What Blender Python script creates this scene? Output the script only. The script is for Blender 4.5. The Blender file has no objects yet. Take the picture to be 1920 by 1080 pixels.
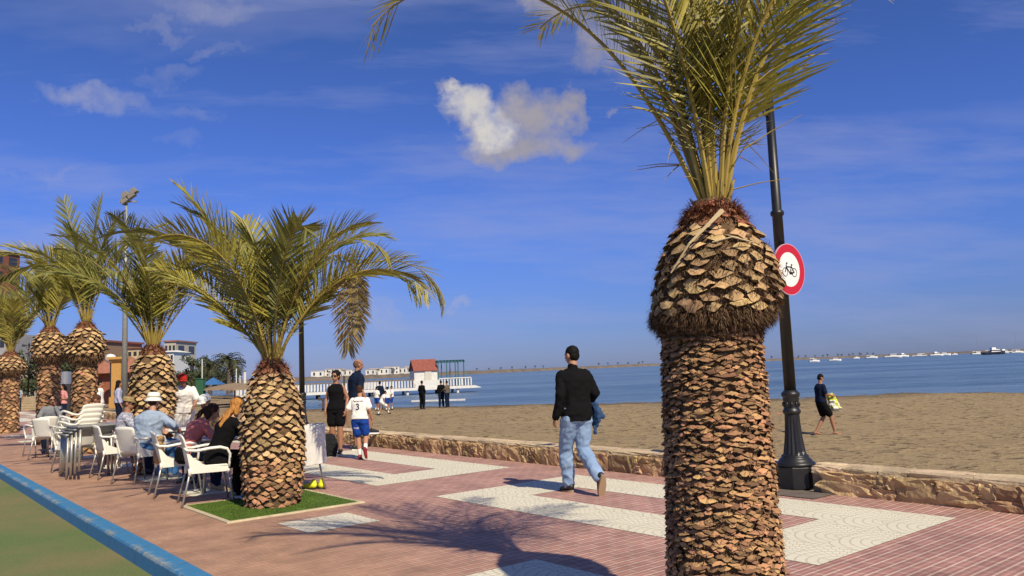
import bpy, bmesh, math, random
from mathutils import Vector, Matrix, noise
from mathutils.bvhtree import BVHTree
rnd = random.Random(7)
R = math.radians
PI = math.pi
S = bpy.context.scene
C = S.collection

# ------------------------------------------------------------------ camera
FPX = 1493.0
TH = math.atan(.039); PT = math.atan(152*math.cos(TH)/FPX)
fv = Vector((0, math.cos(PT), math.sin(PT))); r0 = Vector((1, 0, 0)); u0 = Vector((0, -math.sin(PT), math.cos(PT)))
rv = r0*math.cos(TH)-u0*math.sin(TH); uv = u0*math.cos(TH)+r0*math.sin(TH)
EYE = Vector((0, 0, 1.5))
cam = bpy.data.cameras.new('camera'); camo = bpy.data.objects.new('camera', cam); C.objects.link(camo)
M = Matrix((rv, uv, -fv)).transposed().to_4x4(); M.translation = EYE
camo.matrix_world = M
cam.sensor_width = 36; cam.lens = 36*FPX/1920; cam.clip_start = .05; cam.clip_end = 9000
S.camera = camo

def at(x, y, z=0.0):
    """ground point seen at a photo pixel, at height z"""
    d = fv+rv*((x-960)/FPX)+uv*((540-y)/FPX); t = (z-1.5)/d.z
    return Vector((d.x*t, d.y*t, z))
def atd(x, y, D):
    d = fv+rv*((x-960)/FPX)+uv*((540-y)/FPX); t = D/d.y
    return Vector((d.x*t, D, 1.5+d.z*t))

# ------------------------------------------------------------------ sun, sky, exposure
SUN_AZ = 30.0; SUN_EL = 45.0        # shadows fall forward and to the left
sd = Vector((math.sin(R(SUN_AZ))*math.cos(R(SUN_EL)), -math.cos(R(SUN_AZ))*math.cos(R(SUN_EL)), math.sin(R(SUN_EL))))
sl = bpy.data.lights.new('sun', 'SUN'); sl.energy = 4.2; sl.angle = R(.6); sl.color = (1, .885, .69)
so = bpy.data.objects.new('sun', sl); C.objects.link(so)
so.rotation_euler = sd.to_track_quat('Z', 'Y').to_euler()
S.view_settings.view_transform = 'Standard'; S.view_settings.look = 'None'; S.view_settings.gamma = 1
S.view_settings.exposure = 0.38
W = bpy.data.worlds.new('World'); S.world = W; W.use_nodes = True

def world():
    nt = W.node_tree; N = nt.nodes; L = nt.links; N.clear()
    def nd(t, **k):
        n = N.new(t)
        for a, b in k.items(): setattr(n, a, b)
        return n
    def m(op, a, b=None, c=None, clamp=False):
        n = nd('ShaderNodeMath', operation=op); n.use_clamp = clamp
        for i, v in enumerate((a, b, c)):
            if v is None: continue
            if isinstance(v, (int, float)): n.inputs[i].default_value = v
            else: L.new(v, n.inputs[i])
        return n.outputs[0]
    out = nd('ShaderNodeOutputWorld'); bg = nd('ShaderNodeBackground'); bg.inputs[1].default_value = .11
    sky = nd('ShaderNodeTexSky', sky_type='NISHITA'); sky.sun_disc = False
    sky.sun_elevation = R(SUN_EL); sky.sun_rotation = math.atan2(sd.x, sd.y)
    sky.air_density = 1.0; sky.dust_density = .3; sky.ozone_density = 3.5
    tint = nd('ShaderNodeMix', data_type='RGBA', blend_type='MULTIPLY'); tint.inputs[0].default_value = 1
    L.new(sky.outputs[0], tint.inputs[6])
    tc = nd('ShaderNodeTexCoord'); sxyz = nd('ShaderNodeSeparateXYZ'); L.new(tc.outputs['Generated'], sxyz.inputs[0])
    rp = nd('ShaderNodeValToRGB'); L.new(sxyz.outputs[2], rp.inputs[0]); rp.color_ramp.interpolation = 'EASE'
    e = rp.color_ramp.elements; e[0].position = 0; e[0].color = (.235, .30, .62, 1); e[1].position = .22; e[1].color = (.30, .41, .82, 1); e2 = e.new(.5); e2.color = (.29, .40, .70, 1)
    L.new(rp.outputs[0], tint.inputs[7])
    def dot(v):
        n = nd('ShaderNodeVectorMath', operation='DOT_PRODUCT'); L.new(tc.outputs['Generated'], n.inputs[0]); n.inputs[1].default_value = v
        return n.outputs['Value']
    # tangent plane of the sky round a fixed direction in the south east
    fz = m('MAXIMUM', dot(fv), .05)
    X = m('DIVIDE', dot(rv), fz); Y = m('DIVIDE', dot(uv), fz)
    cb = nd('ShaderNodeCombineXYZ'); L.new(X, cb.inputs[0]); L.new(Y, cb.inputs[1])
    def nz(scale, detail, off=0, rough=.55, vec=None, st=None):
        n = nd('ShaderNodeTexNoise'); n.inputs['Scale'].default_value = scale; n.inputs['Detail'].default_value = detail; n.inputs['Roughness'].default_value = rough
        mp = nd('ShaderNodeMapping'); mp.inputs['Location'].default_value = (off, off*.7, off*.3)
        if st: mp.inputs['Scale'].default_value = st[0]; mp.inputs['Rotation'].default_value = (0, 0, st[1])
        L.new(cb.outputs[0], mp.inputs[0]); L.new(mp.outputs[0], n.inputs['Vector']); return n.outputs['Fac']
    n1 = nz(14, 7, 3.1, .62); n2 = nz(13, 7, 9.7, .6); n3 = nz(40, 6, 5.0, .6)
    Xd = m('ADD', X, m('MULTIPLY', m('SUBTRACT', n1, .5), .11)); Yd = m('ADD', Y, m('MULTIPLY', m('SUBTRACT', n2, .5), .11))
    def blob(cx, cy, rx, ry, st, rot=0):
        a = m('SUBTRACT', Xd, (cx-960)/FPX); b = m('SUBTRACT', Yd, (540-cy)/FPX)
        if rot:
            c_, s_ = math.cos(R(rot)), math.sin(R(rot))
            a, b = m('ADD', m('MULTIPLY', a, c_), m('MULTIPLY', b, s_)), m('SUBTRACT', m('MULTIPLY', b, c_), m('MULTIPLY', a, s_))
        a = m('DIVIDE', a, rx*1.25/FPX); b = m('DIVIDE', b, ry*1.25/FPX)
        d = m('ADD', m('MULTIPLY', a, a), m('MULTIPLY', b, b))
        return m('MULTIPLY', m('SUBTRACT', 1.0, d, clamp=True), st)
    def mx(l):
        o = l[0]
        for k in l[1:]: o = m('MAXIMUM', o, k)
        return o
    grey = mx([blob(*b) for b in ((1000, 222, 66, 52, 1.5), (1058, 205, 32, 40, 1.4), (975, 268, 95, 36, 1.5), (1062, 278, 52, 24, 1.1, -18), (895, 205, 62, 34, 1.4, -22), (925, 245, 52, 46, 1.4), (850, 175, 30, 16, 1.2, -20),
                                  (1045, 22, 78, 32, 1.1, -25), (1105, 85, 34, 44, .95), (1200, 60, 95, 75, 1.15), (1160, 215, 14, 8, .6))])
    soft = mx([blob(*b) for b in ((170, 182, 90, 24, .62), (385, 20, 95, 24, .42), (300, 62, 55, 11, .3), (320, 132, 70, 16, .25), (405, 100, 45, 9, .25), (360, 212, 60, 12, .22),
                                  (385, 555, 80, 20, .38), (715, 582, 55, 18, .42), (872, 575, 26, 9, .45), (100, 322, 40, 9, .2), (20, 325, 30, 8, .2), (330, 270, 40, 12, .15))])
    soft = m('MULTIPLY', soft, m('MULTIPLY_ADD', n3, 1.3, -.08))
    white = mx([blob(880, 190, 60, 30, 1.6, -22), blob(925, 220, 44, 40, 1.6, -40), blob(890, 235, 30, 34, .7)])
    dens = m('SMOOTH_MIN', m('MULTIPLY', grey, m('MULTIPLY_ADD', n3, 1.25, .02)), .93, .5)
    wisp = nz(3.2, 6, 1.3, .6, st=((.55, 3.6, 1), R(-17))); wisp2 = nz(2.0, 5, 7.3, .6, st=((.6, 2.6, 1), R(-10)))
    wm = m('MULTIPLY', m('MAXIMUM', m('SUBTRACT', wisp, .48), 0), 1.25); wm2 = m('MULTIPLY', m('MAXIMUM', m('SUBTRACT', wisp2, .5), 0), .9)
    wsum = m('MINIMUM', m('MULTIPLY', m('ADD', wm, wm2), 1.5), .42)
    hz = m('SUBTRACT', 1.0, m('DIVIDE', m('ADD', Y, .12), .42), clamp=True)
    def mix(f, a, b):
        n = nd('ShaderNodeMix', data_type='RGBA'); n.clamp_factor = True
        if isinstance(f, (int, float)): n.inputs[0].default_value = f
        else: L.new(f, n.inputs[0])
        for i, v in ((6, a), (7, b)):
            if isinstance(v, tuple): n.inputs[i].default_value = v
            else: L.new(v, n.inputs[i])
        return n.outputs[2]
    c = tint.outputs[2]
    c = mix(wsum, c, (2.5, 2.7, 4.3, 1))
    c = mix(soft, c, (3.3, 3.2, 3.7, 1))
    shade = mix(n1, (1.6, 1.6, 2.1, 1), (3.7, 3.3, 3.1, 1))
    lit = mix(m('MULTIPLY', white, m('MULTIPLY_ADD', n3, 1.1, .25)), shade, (4.9, 4.6, 4.1, 1))
    c = mix(dens, c, lit)
    L.new(c, bg.inputs[0]); L.new(bg.outputs[0], out.inputs[0])
world()

# ------------------------------------------------------------------ materials
MATS = {}
def mat(name, col, rough=.7, var=.0, scale=8, bump=0, bscale=30, metal=0, island=0, col2=None, transl=0, spec=None, bdist=.01):
    if name in MATS: return MATS[name]
    m = bpy.data.materials.new(name); m.use_nodes = True; MATS[name] = m
    nt = m.node_tree; N = nt.nodes; L = nt.links; b = N['Principled BSDF']
    b.inputs['Base Color'].default_value = (*col, 1); b.inputs['Roughness'].default_value = rough; b.inputs['Metallic'].default_value = metal
    if spec is not None: b.inputs['Specular IOR Level'].default_value = spec
    tc = N.new('ShaderNodeTexCoord')
    src = None
    if var or col2:
        n = N.new('ShaderNodeTexNoise'); n.inputs['Scale'].default_value = scale; n.inputs['Detail'].default_value = 5; n.inputs['Roughness'].default_value = .65
        L.new(tc.outputs['Object'], n.inputs['Vector'])
        r = N.new('ShaderNodeMapRange'); r.inputs[1].default_value = .3; r.inputs[2].default_value = .7; L.new(n.outputs['Fac'], r.inputs[0])
        x = N.new('ShaderNodeMix'); x.data_type = 'RGBA'; L.new(r.outputs[0], x.inputs[0])
        c2 = col2 or tuple(min(1, c*(1+var)) for c in col); c1 = col if col2 else tuple(c*(1-var) for c in col)
        x.inputs[6].default_value = (*c1, 1); x.inputs[7].default_value = (*c2, 1); src = x.outputs[2]
    if island:
        g = N.new('ShaderNodeNewGeometry'); h = N.new('ShaderNodeHueSaturation')
        r = N.new('ShaderNodeMapRange'); r.inputs[3].default_value = 1-island; r.inputs[4].default_value = 1+island
        L.new(g.outputs['Random Per Island'], r.inputs[0]); L.new(r.outputs[0], h.inputs['Value'])
        mm = N.new('ShaderNodeMath'); mm.operation = 'MULTIPLY_ADD'; mm.inputs[1].default_value = .05*island; mm.inputs[2].default_value = .5-.025*island
        m2 = N.new('ShaderNodeMath'); m2.operation = 'FRACT'; m3 = N.new('ShaderNodeMath'); m3.operation = 'MULTIPLY'; m3.inputs[1].default_value = 17.3
        L.new(g.outputs['Random Per Island'], m3.inputs[0]); L.new(m3.outputs[0], m2.inputs[0]); L.new(m2.outputs[0], mm.inputs[0]); L.new(mm.outputs[0], h.inputs['Hue'])
        if src: L.new(src, h.inputs['Color'])
        else: h.inputs['Color'].default_value = (*col, 1)
        src = h.outputs[0]
    if src: L.new(src, b.inputs['Base Color'])
    if bump:
        n = N.new('ShaderNodeTexNoise'); n.inputs['Scale'].default_value = bscale; n.inputs['Detail'].default_value = 6; L.new(tc.outputs['Object'], n.inputs['Vector'])
        bp = N.new('ShaderNodeBump'); bp.inputs['Strength'].default_value = bump; bp.inputs['Distance'].default_value = bdist
        L.new(n.outputs['Fac'], bp.inputs['Height']); L.new(bp.outputs[0], b.inputs['Normal'])
    if transl:
        t = N.new('ShaderNodeBsdfTranslucent'); ms = N.new('ShaderNodeMixShader'); ms.inputs[0].default_value = transl
        if src: L.new(src, t.inputs[0])
        else: t.inputs[0].default_value = (*col, 1)
        o = N['Material Output']; L.new(b.outputs[0], ms.inputs[1]); L.new(t.outputs[0], ms.inputs[2]); L.new(ms.outputs[0], o.inputs[0])
    return m

# ------------------------------------------------------------------ mesh builder
class MB:
    def __init__(s): s.v = []; s.f = []; s.m = []; s.cur = 0
    def add(s, vs, fs, mi=None):
        o = len(s.v); s.v += [tuple(v) for v in vs]
        for f in fs: s.f.append(tuple(i+o for i in f)); s.m.append(s.cur if mi is None else mi)
    def box(s, c, d, rot=None, mi=None, taper=1.0):
        c = Vector(c); hx, hy, hz = d[0]/2, d[1]/2, d[2]/2
        vs = [Vector((x*(taper if z > 0 else 1), y*(taper if z > 0 else 1), z)) for z in (-hz, hz) for x, y in ((-hx, -hy), (hx, -hy), (hx, hy), (-hx, hy))]
        if rot is not None: vs = [rot @ v for v in vs]
        s.add([c+v for v in vs], [(3, 2, 1, 0), (4, 5, 6, 7), (0, 1, 5, 4), (1, 2, 6, 5), (2, 3, 7, 6), (3, 0, 4, 7)], mi)
    def ring(s, secs, mi=None, caps=True, closed_top=True):
        """secs: list of rings (lists of points, same count)"""
        n = len(secs[0]); vs = [p for r in secs for p in r]; fs = []
        for k in range(len(secs)-1):
            for i in range(n):
                j = (i+1) % n; fs.append((k*n+i, k*n+j, (k+1)*n+j, (k+1)*n+i))
        if caps: fs.append(tuple(reversed(range(n)))); fs.append(tuple((len(secs)-1)*n+i for i in range(n)))
        s.add(vs, fs, mi)
    def tube(s, pts, r, seg=8, mi=None, flat=1.0, up=Vector((0, 0, 1))):
        pts = [Vector(p) for p in pts]; rs = r if isinstance(r, (list, tuple)) else [r]*len(pts); rings = []; prev = None
        for i, p in enumerate(pts):
            t = (pts[min(i+1, len(pts)-1)]-pts[max(i-1, 0)]).normalized()
            if prev is None:
                a = up if abs(t.dot(up)) < .95 else Vector((1, 0, 0))
                x = t.cross(a).normalized()
            else: x = (prev-t*prev.dot(t)).normalized()
            prev = x; y = t.cross(x)
            rings.append([p+x*math.cos(2*PI*k/seg)*rs[i]+y*math.sin(2*PI*k/seg)*rs[i]*flat for k in range(seg)])
        s.ring(rings, mi)
    def lathe(s, prof, seg=24, c=(0, 0, 0), mi=None, wob=None, flute=0, fl=None):
        c = Vector(c); rings = []
        for (z, r) in prof:
            rr = []
            for k in range(seg):
                a = 2*PI*k/seg; q = r*(1+(wob(a, z) if wob else 0))
                if fl and fl[0] < z < fl[1] and k % 2: q *= .9
                rr.append(c+Vector((math.cos(a)*q, math.sin(a)*q, z)))
            rings.append(rr)
        s.ring(rings, mi)
    def cap(s, a, ra, b, rb, seg=12, fx=1.0):
        """closed tapered capsule"""
        a = Vector(a); b = Vector(b); t = b-a; L = t.length
        if L < 1e-6: t = Vector((0, 0, 1)); L = 1e-3
        t = t/L; x = t.orthogonal().normalized(); y = t.cross(x); rings = []
        def rg(c, r): rings.append([c+x*math.cos(2*PI*k/seg)*r+y*math.sin(2*PI*k/seg)*r for k in range(seg)])
        for q in (.15, .45, .8): rg(a-t*ra*math.cos(q*PI/2)*1., ra*math.sin(q*PI/2))
        rg(a, ra); rg(b, rb)
        for q in (.8, .45, .15): rg(b+t*rb*math.cos(q*PI/2), rb*math.sin(q*PI/2))
        s.ring(rings)
    def ell(s, c, r, rot=None, seg=16):
        c = Vector(c); rings = []; n = 10
        for i in range(n+1):
            ph = PI*(i+.15)/(n+.3)
            rg = []
            for k in range(seg):
                v = Vector((math.sin(ph)*math.cos(2*PI*k/seg)*r[0], math.sin(ph)*math.sin(2*PI*k/seg)*r[1], -math.cos(ph)*r[2]))
                if rot is not None: v = rot @ v
                rg.append(c+v)
            rings.append(rg)
        s.ring(rings)
    def loft(s, secs, seg=20):
        """secs: (centre, rightvec, fwdvec, halfw, halfd)"""
        rings = []
        for c, x, y, a, b in secs:
            rg = []
            for k in range(seg):
                th = 2*PI*k/seg; cx, sy = math.cos(th), math.sin(th)
                e = .85
                rg.append(c+x*(abs(cx)**e*math.copysign(1, cx))*a+y*(abs(sy)**e*math.copysign(1, sy))*b)
            rings.append(rg)
        s.ring(rings)
    def mesh(s, name, mats, smooth=False):
        me = bpy.data.meshes.new(name); me.from_pydata(s.v, [], s.f)
        for m in (mats if isinstance(mats, (list, tuple)) else [mats]): me.materials.append(m)
        me.polygons.foreach_set('material_index', s.m)
        if smooth: me.polygons.foreach_set('use_smooth', [True]*len(s.f))
        me.update(); return me
    def build(s, name, mats, parent=None, smooth=False, bevel=0, recalc=True):
        me = s.mesh(name, mats, smooth)
        if recalc:
            bm = bmesh.new(); bm.from_mesh(me); bmesh.ops.recalc_face_normals(bm, faces=bm.faces); bm.to_mesh(me); bm.free()
        o = bpy.data.objects.new(name, me); C.objects.link(o)
        if parent is not None: o.parent = parent
        if bevel:
            b = o.modifiers.new('bevel', 'BEVEL'); b.width = bevel; b.segments = 2; b.limit_method = 'ANGLE'
        return o

def tag(o, label=None, cat=None, group=None, kind=None):
    if label: o['label'] = label
    if cat: o['category'] = cat
    if group: o['group'] = group
    if kind: o['kind'] = kind
    return o
def thing(name, label, cat, loc=(0, 0, 0), rz=0, group=None):
    o = bpy.data.objects.new(name, None); C.objects.link(o); o.location = loc; o.rotation_euler = (0, 0, rz); o.empty_display_size = .2
    return tag(o, label, cat, group)
def copy_tree(o, parent=None):
    c = o.copy(); C.objects.link(c); c.parent = parent
    for ch in [k for k in ALLCH(o)]: copy_tree(ch, c)
    return c
def ALLCH(o): return [k for k in bpy.data.objects if k.parent == o]
def nz3(v, f=1.0, o=0.0): return noise.noise(Vector((v[0]*f+o, v[1]*f+o*.7, v[2]*f-o)))

# ------------------------------------------------------------------ ground frame: local X = across (v), local Y = along (s)
AL = R(39.02)
UU = Vector((-math.sin(AL), math.cos(AL), 0)); NN = Vector((math.cos(AL), math.sin(AL), 0))
def sv(s, v, z=0): return UU*s+NN*v+Vector((0, 0, z))
def flat_obj(name, polys, m, z=0, kind='structure', th=0):
    b = MB()
    for p in polys:
        n = len(p); b.add([(v, s, z) for s, v in p], [tuple(range(n))])
    o = b.build(name, m); o.rotation_euler = (0, 0, AL)
    for pl in o.data.polygons:
        if pl.normal.z < 0: pl.flip()
    return tag(o, kind=kind)

def ground_mats():
    def base(name):
        m = bpy.data.materials.new(name); m.use_nodes = True; MATS[name] = m; nt = m.node_tree
        return m, nt.nodes, nt.links, nt.nodes['Principled BSDF']
    # ---- red paving: small ribbed bricks
    m, N, L, b = base('red_paving'); tc = N.new('ShaderNodeTexCoord')
    mp = N.new('ShaderNodeMapping'); L.new(tc.outputs['Object'], mp.inputs[0])
    br = N.new('ShaderNodeTexBrick'); L.new(mp.outputs[0], br.inputs['Vector'])
    br.inputs['Scale'].default_value = 1; br.inputs['Brick Width'].default_value = .20; br.inputs['Row Height'].default_value = .10
    br.inputs['Mortar Size'].default_value = .009; br.inputs['Mortar Smooth'].default_value = .3; br.inputs['Bias'].default_value = -.1
    br.inputs['Color1'].default_value = (.40, .205, .165, 1); br.inputs['Color2'].default_value = (.33, .165, .135, 1); br.inputs['Mortar'].default_value = (.50, .36, .28, 1)
    n = N.new('ShaderNodeTexNoise'); n.inputs['Scale'].default_value = .35; n.inputs['Detail'].default_value = 6; L.new(tc.outputs['Object'], n.inputs[0])
    sep = N.new('ShaderNodeSeparateXYZ'); L.new(tc.outputs['Object'], sep.inputs[0])
    # sandy, sun bleached bricks on the road side of the palms, redder ones in the middle
    mr = N.new('ShaderNodeMapRange'); mr.interpolation_type = 'SMOOTHSTEP'; mr.inputs[1].default_value = 5.2; mr.inputs[2].default_value = 2.6; L.new(sep.outputs[0], mr.inputs[0])
    ad = N.new('ShaderNodeMath'); ad.operation = 'MULTIPLY_ADD'; ad.inputs[1].default_value = .9; L.new(n.outputs['Fac'], ad.inputs[0]); 
    sb = N.new('ShaderNodeMath'); sb.operation = 'SUBTRACT'; sb.inputs[1].default_value = .45; L.new(mr.outputs[0], sb.inputs[0]); L.new(sb.outputs[0], ad.inputs[2]); ad.use_clamp = True
    x = N.new('ShaderNodeMix'); x.data_type = 'RGBA'; x.inputs[7].default_value = (.37, .215, .12, 1); L.new(br.outputs[0], x.inputs[6])
    sc = N.new('ShaderNodeMath'); sc.operation = 'MULTIPLY'; sc.inputs[1].default_value = .75; L.new(ad.outputs[0], sc.inputs[0]); L.new(sc.outputs[0], x.inputs[0])
    n2 = N.new('ShaderNodeTexNoise'); n2.inputs['Scale'].default_value = 2.2; n2.inputs['Detail'].default_value = 9; n2.inputs['Roughness'].default_value = .7; L.new(tc.outputs['Object'], n2.inputs[0])
    h = N.new('ShaderNodeHueSaturation'); r2 = N.new('ShaderNodeMapRange'); r2.inputs[1].default_value = .3; r2.inputs[2].default_value = .7; r2.inputs[3].default_value = .66; r2.inputs[4].default_value = 1.26
    L.new(n2.outputs['Fac'], r2.inputs[0]); L.new(r2.outputs[0], h.inputs['Value']); L.new(x.outputs[2], h.inputs['Color']); L.new(h.outputs[0], b.inputs['Base Color'])
    b.inputs['Roughness'].default_value = .75
    # relief: brick edges + four ribs per brick
    wv = N.new('ShaderNodeMath'); wv.operation = 'SINE'; ws = N.new('ShaderNodeMath'); ws.operation = 'MULTIPLY'; ws.inputs[1].default_value = 2*PI/.05; L.new(sep.outputs[1], ws.inputs[0]); L.new(ws.outputs[0], wv.inputs[0])
    hh = N.new('ShaderNodeMath'); hh.operation = 'MULTIPLY_ADD'; hh.inputs[1].default_value = .35; L.new(wv.outputs[0], hh.inputs[0])
    iv = N.new('ShaderNodeMath'); iv.operation = 'SUBTRACT'; iv.inputs[0].default_value = 1; L.new(br.outputs['Fac'], iv.inputs[1]); L.new(iv.outputs[0], hh.inputs[2])
    bp = N.new('ShaderNodeBump'); bp.inputs['Strength'].default_value = .7; bp.inputs['Distance'].default_value = .007; L.new(hh.outputs[0], bp.inputs['Height']); L.new(bp.outputs[0], b.inputs['Normal'])
    # ---- white fan tiles
    m, N, L, b = base('white_fan_tiles'); tc = N.new('ShaderNodeTexCoord'); sep = N.new('ShaderNodeSeparateXYZ'); L.new(tc.outputs['Object'], sep.inputs[0])
    def mm(op, a, c=None, d=None, clamp=False):
        q = N.new('ShaderNodeMath'); q.operation = op; q.use_clamp = clamp
        for i, v in enumerate((a, c, d)):
            if v is None: continue
            if isinstance(v, (int, float)): q.inputs[i].default_value = v
            else: L.new(v, q.inputs[i])
        return q.outputs[0]
    T = .40
    gx = mm('FRACT', mm('DIVIDE', sep.outputs[0], T)); gy = mm('FRACT', mm('DIVIDE', sep.outputs[1], T))
    ix = mm('MODULO', mm('FLOOR', mm('DIVIDE', sep.outputs[0], T)), 2); 
    gx2 = mm('ABSOLUTE', mm('SUBTRACT', gx, mm('ABSOLUTE', ix)))
    d = mm('SQRT', mm('ADD', mm('MULTIPLY', gx2, gx2), mm('MULTIPLY', gy, gy)))
    groove = mm('LESS_THAN', mm('FRACT', mm('MULTIPLY', d, 5.0)), .17)
    ang = mm('ARCTAN2', gy, mm('ADD', gx2, .001)); rad = mm('LESS_THAN', mm('FRACT', mm('MULTIPLY', ang, mm('ADD', 2.5, mm('FLOOR', mm('MULTIPLY', d, 5.0))))), .14)
    edge = mm('ADD', mm('LESS_THAN', mm('MINIMUM', gx, gy), .025), 0.0, clamp=True)
    g = mm('MAXIMUM', mm('MAXIMUM', groove, rad), edge)
    n = N.new('ShaderNodeTexNoise'); n.inputs['Scale'].default_value = 1.6; n.inputs['Detail'].default_value = 9; n.inputs['Roughness'].default_value = .7; L.new(tc.outputs['Object'], n.inputs[0])
    x = N.new('ShaderNodeMix'); x.data_type = 'RGBA'; x.inputs[6].default_value = (.60, .55, .40, 1); x.inputs[7].default_value = (.76, .72, .58, 1); L.new(n.outputs['Fac'], x.inputs[0])
    y = N.new('ShaderNodeMix'); y.data_type = 'RGBA'; y.inputs[7].default_value = (.25, .22, .14, 1); L.new(x.outputs[2], y.inputs[6]); L.new(mm('MULTIPLY', g, .45), y.inputs[0])
    L.new(y.outputs[2], b.inputs['Base Color']); b.inputs['Roughness'].default_value = .8
    bp = N.new('ShaderNodeBump'); bp.inputs['Strength'].default_value = .6; bp.inputs['Distance'].default_value = .006; L.new(mm('SUBTRACT', 1, g), bp.inputs['Height']); L.new(bp.outputs[0], b.inputs['Normal'])
    # ---- painted kerb, worn on the upper edge
    m, N, L, b = base('blue_kerb_paint'); tc = N.new('ShaderNodeTexCoord'); sep = N.new('ShaderNodeSeparateXYZ'); L.new(tc.outputs['Object'], sep.inputs[0])
    def mm(op, a, c=None, d=None, clamp=False):
        q = N.new('ShaderNodeMath'); q.operation = op; q.use_clamp = clamp
        for i, v in enumerate((a, c, d)):
            if v is None: continue
            if isinstance(v, (int, float)): q.inputs[i].default_value = v
            else: L.new(v, q.inputs[i])
        return q.outputs[0]
    n = N.new('ShaderNodeTexNoise'); n.inputs['Scale'].default_value = 1.1; n.inputs['Detail'].default_value = 12; n.inputs['Roughness'].default_value = .72; L.new(tc.outputs['Object'], n.inputs[0])
    n2 = N.new('ShaderNodeTexNoise'); n2.inputs['Scale'].default_value = 9; n2.inputs['Detail'].default_value = 9; n2.inputs['Roughness'].default_value = .75; L.new(tc.outputs['Object'], n2.inputs[0])
    dist = mm('ADD', mm('ABSOLUTE', mm('SUBTRACT', sep.outputs[0], 1.965)), mm('MULTIPLY', mm('MAXIMUM', mm('SUBTRACT', -.004, sep.outputs[2]), 0), 2.5))      # distance from the worn arris
    wear = mm('SUBTRACT', mm('ADD', n.outputs['Fac'], mm('MULTIPLY', n2.outputs['Fac'], .5)), mm('ADD', .705, mm('MULTIPLY', dist, 1.8)))
    wear = mm('MULTIPLY', wear, 6, clamp=True)
    x = N.new('ShaderNodeMix'); x.data_type = 'RGBA'; x.inputs[6].default_value = (.028, .14, .29, 1); x.inputs[7].default_value = (.05, .23, .42, 1); L.new(n2.outputs['Fac'], x.inputs[0])
    y = N.new('ShaderNodeMix'); y.data_type = 'RGBA'; y.inputs[7].default_value = (.40, .36, .22, 1); L.new(x.outputs[2], y.inputs[6]); L.new(mm('MULTIPLY', wear, .8), y.inputs[0])
    jt = mm('LESS_THAN', mm('FRACT', sep.outputs[1]), .012)
    z = N.new('ShaderNodeMix'); z.data_type = 'RGBA'; z.inputs[7].default_value = (.03, .07, .11, 1); L.new(y.outputs[2], z.inputs[6]); L.new(jt, z.inputs[0])
    L.new(z.outputs[2], b.inputs['Base Color']); b.inputs['Roughness'].default_value = .6
    bp = N.new('ShaderNodeBump'); bp.inputs['Strength'].default_value = .5; bp.inputs['Distance'].default_value = .01; L.new(n2.outputs['Fac'], bp.inputs['Height']); L.new(bp.outputs[0], b.inputs['Normal'])
    # ---- road
    m, N, L, b = base('green_road'); tc = N.new('ShaderNodeTexCoord')
    n = N.new('ShaderNodeTexNoise'); n.inputs['Scale'].default_value = .55; n.inputs['Detail'].default_value = 7; n.inputs['Roughness'].default_value = .6; L.new(tc.outputs['Object'], n.inputs[0])
    r = N.new('ShaderNodeMapRange'); r.inputs[1].default_value = .38; r.inputs[2].default_value = .62; L.new(n.outputs['Fac'], r.inputs[0])
    x = N.new('ShaderNodeMix'); x.data_type = 'RGBA'; x.inputs[6].default_value = (.175, .15, .055, 1); x.inputs[7].default_value = (.10, .145, .035, 1); L.new(r.outputs[0], x.inputs[0])
    n2 = N.new('ShaderNodeTexNoise'); n2.inputs['Scale'].default_value = 90; n2.inputs['Detail'].default_value = 4; L.new(tc.outputs['Object'], n2.inputs[0])
    h = N.new('ShaderNodeHueSaturation'); r2 = N.new('ShaderNodeMapRange'); r2.inputs[1].default_value = .3; r2.inputs[2].default_value = .7; r2.inputs[3].default_value = .75; r2.inputs[4].default_value = 1.25; L.new(n2.outputs['Fac'], r2.inputs[0]); L.new(r2.outputs[0], h.inputs['Value']); L.new(x.outputs[2], h.inputs['Color'])
    L.new(h.outputs[0], b.inputs['Base Color']); b.inputs['Roughness'].default_value = .85
    bp = N.new('ShaderNodeBump'); bp.inputs['Strength'].default_value = .5; bp.inputs['Distance'].default_value = .004; L.new(n2.outputs['Fac'], bp.inputs['Height']); L.new(bp.outputs[0], b.inputs['Normal'])
    # ---- sand
    m, N, L, b = base('beach_sand'); tc = N.new('ShaderNodeTexCoord')
    n = N.new('ShaderNodeTexNoise'); n.inputs['Scale'].default_value = .28; n.inputs['Detail'].default_value = 8; n.inputs['Roughness'].default_value = .6; L.new(tc.outputs['Object'], n.inputs[0])
    x = N.new('ShaderNodeMix'); x.data_type = 'RGBA'; x.inputs[6].default_value = (.25, .18, .098, 1); x.inputs[7].default_value = (.35, .265, .145, 1); L.new(n.outputs['Fac'], x.inputs[0])
    mp = N.new('ShaderNodeMapping'); mp.inputs['Scale'].default_value = (1, 1.6, 1); L.new(tc.outputs['Object'], mp.inputs[0])
    n2 = N.new('ShaderNodeTexNoise'); n2.inputs['Scale'].default_value = 3.6; n2.inputs['Detail'].default_value = 5; n2.inputs['Roughness'].default_value = .62; L.new(mp.outputs[0], n2.inputs[0])
    r = N.new('ShaderNodeMapRange'); r.inputs[1].default_value = .55; r.inputs[2].default_value = .62; L.new(n2.outputs['Fac'], r.inputs[0])
    y = N.new('ShaderNodeMix'); y.data_type = 'RGBA'; y.inputs[7].default_value = (.075, .052, .03, 1); L.new(x.outputs[2], y.inputs[6])
    ml = N.new('ShaderNodeMath'); ml.operation = 'MULTIPLY'; ml.inputs[1].default_value = .85; L.new(r.outputs[0], ml.inputs[0]); L.new(ml.outputs[0], y.inputs[0])
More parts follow.
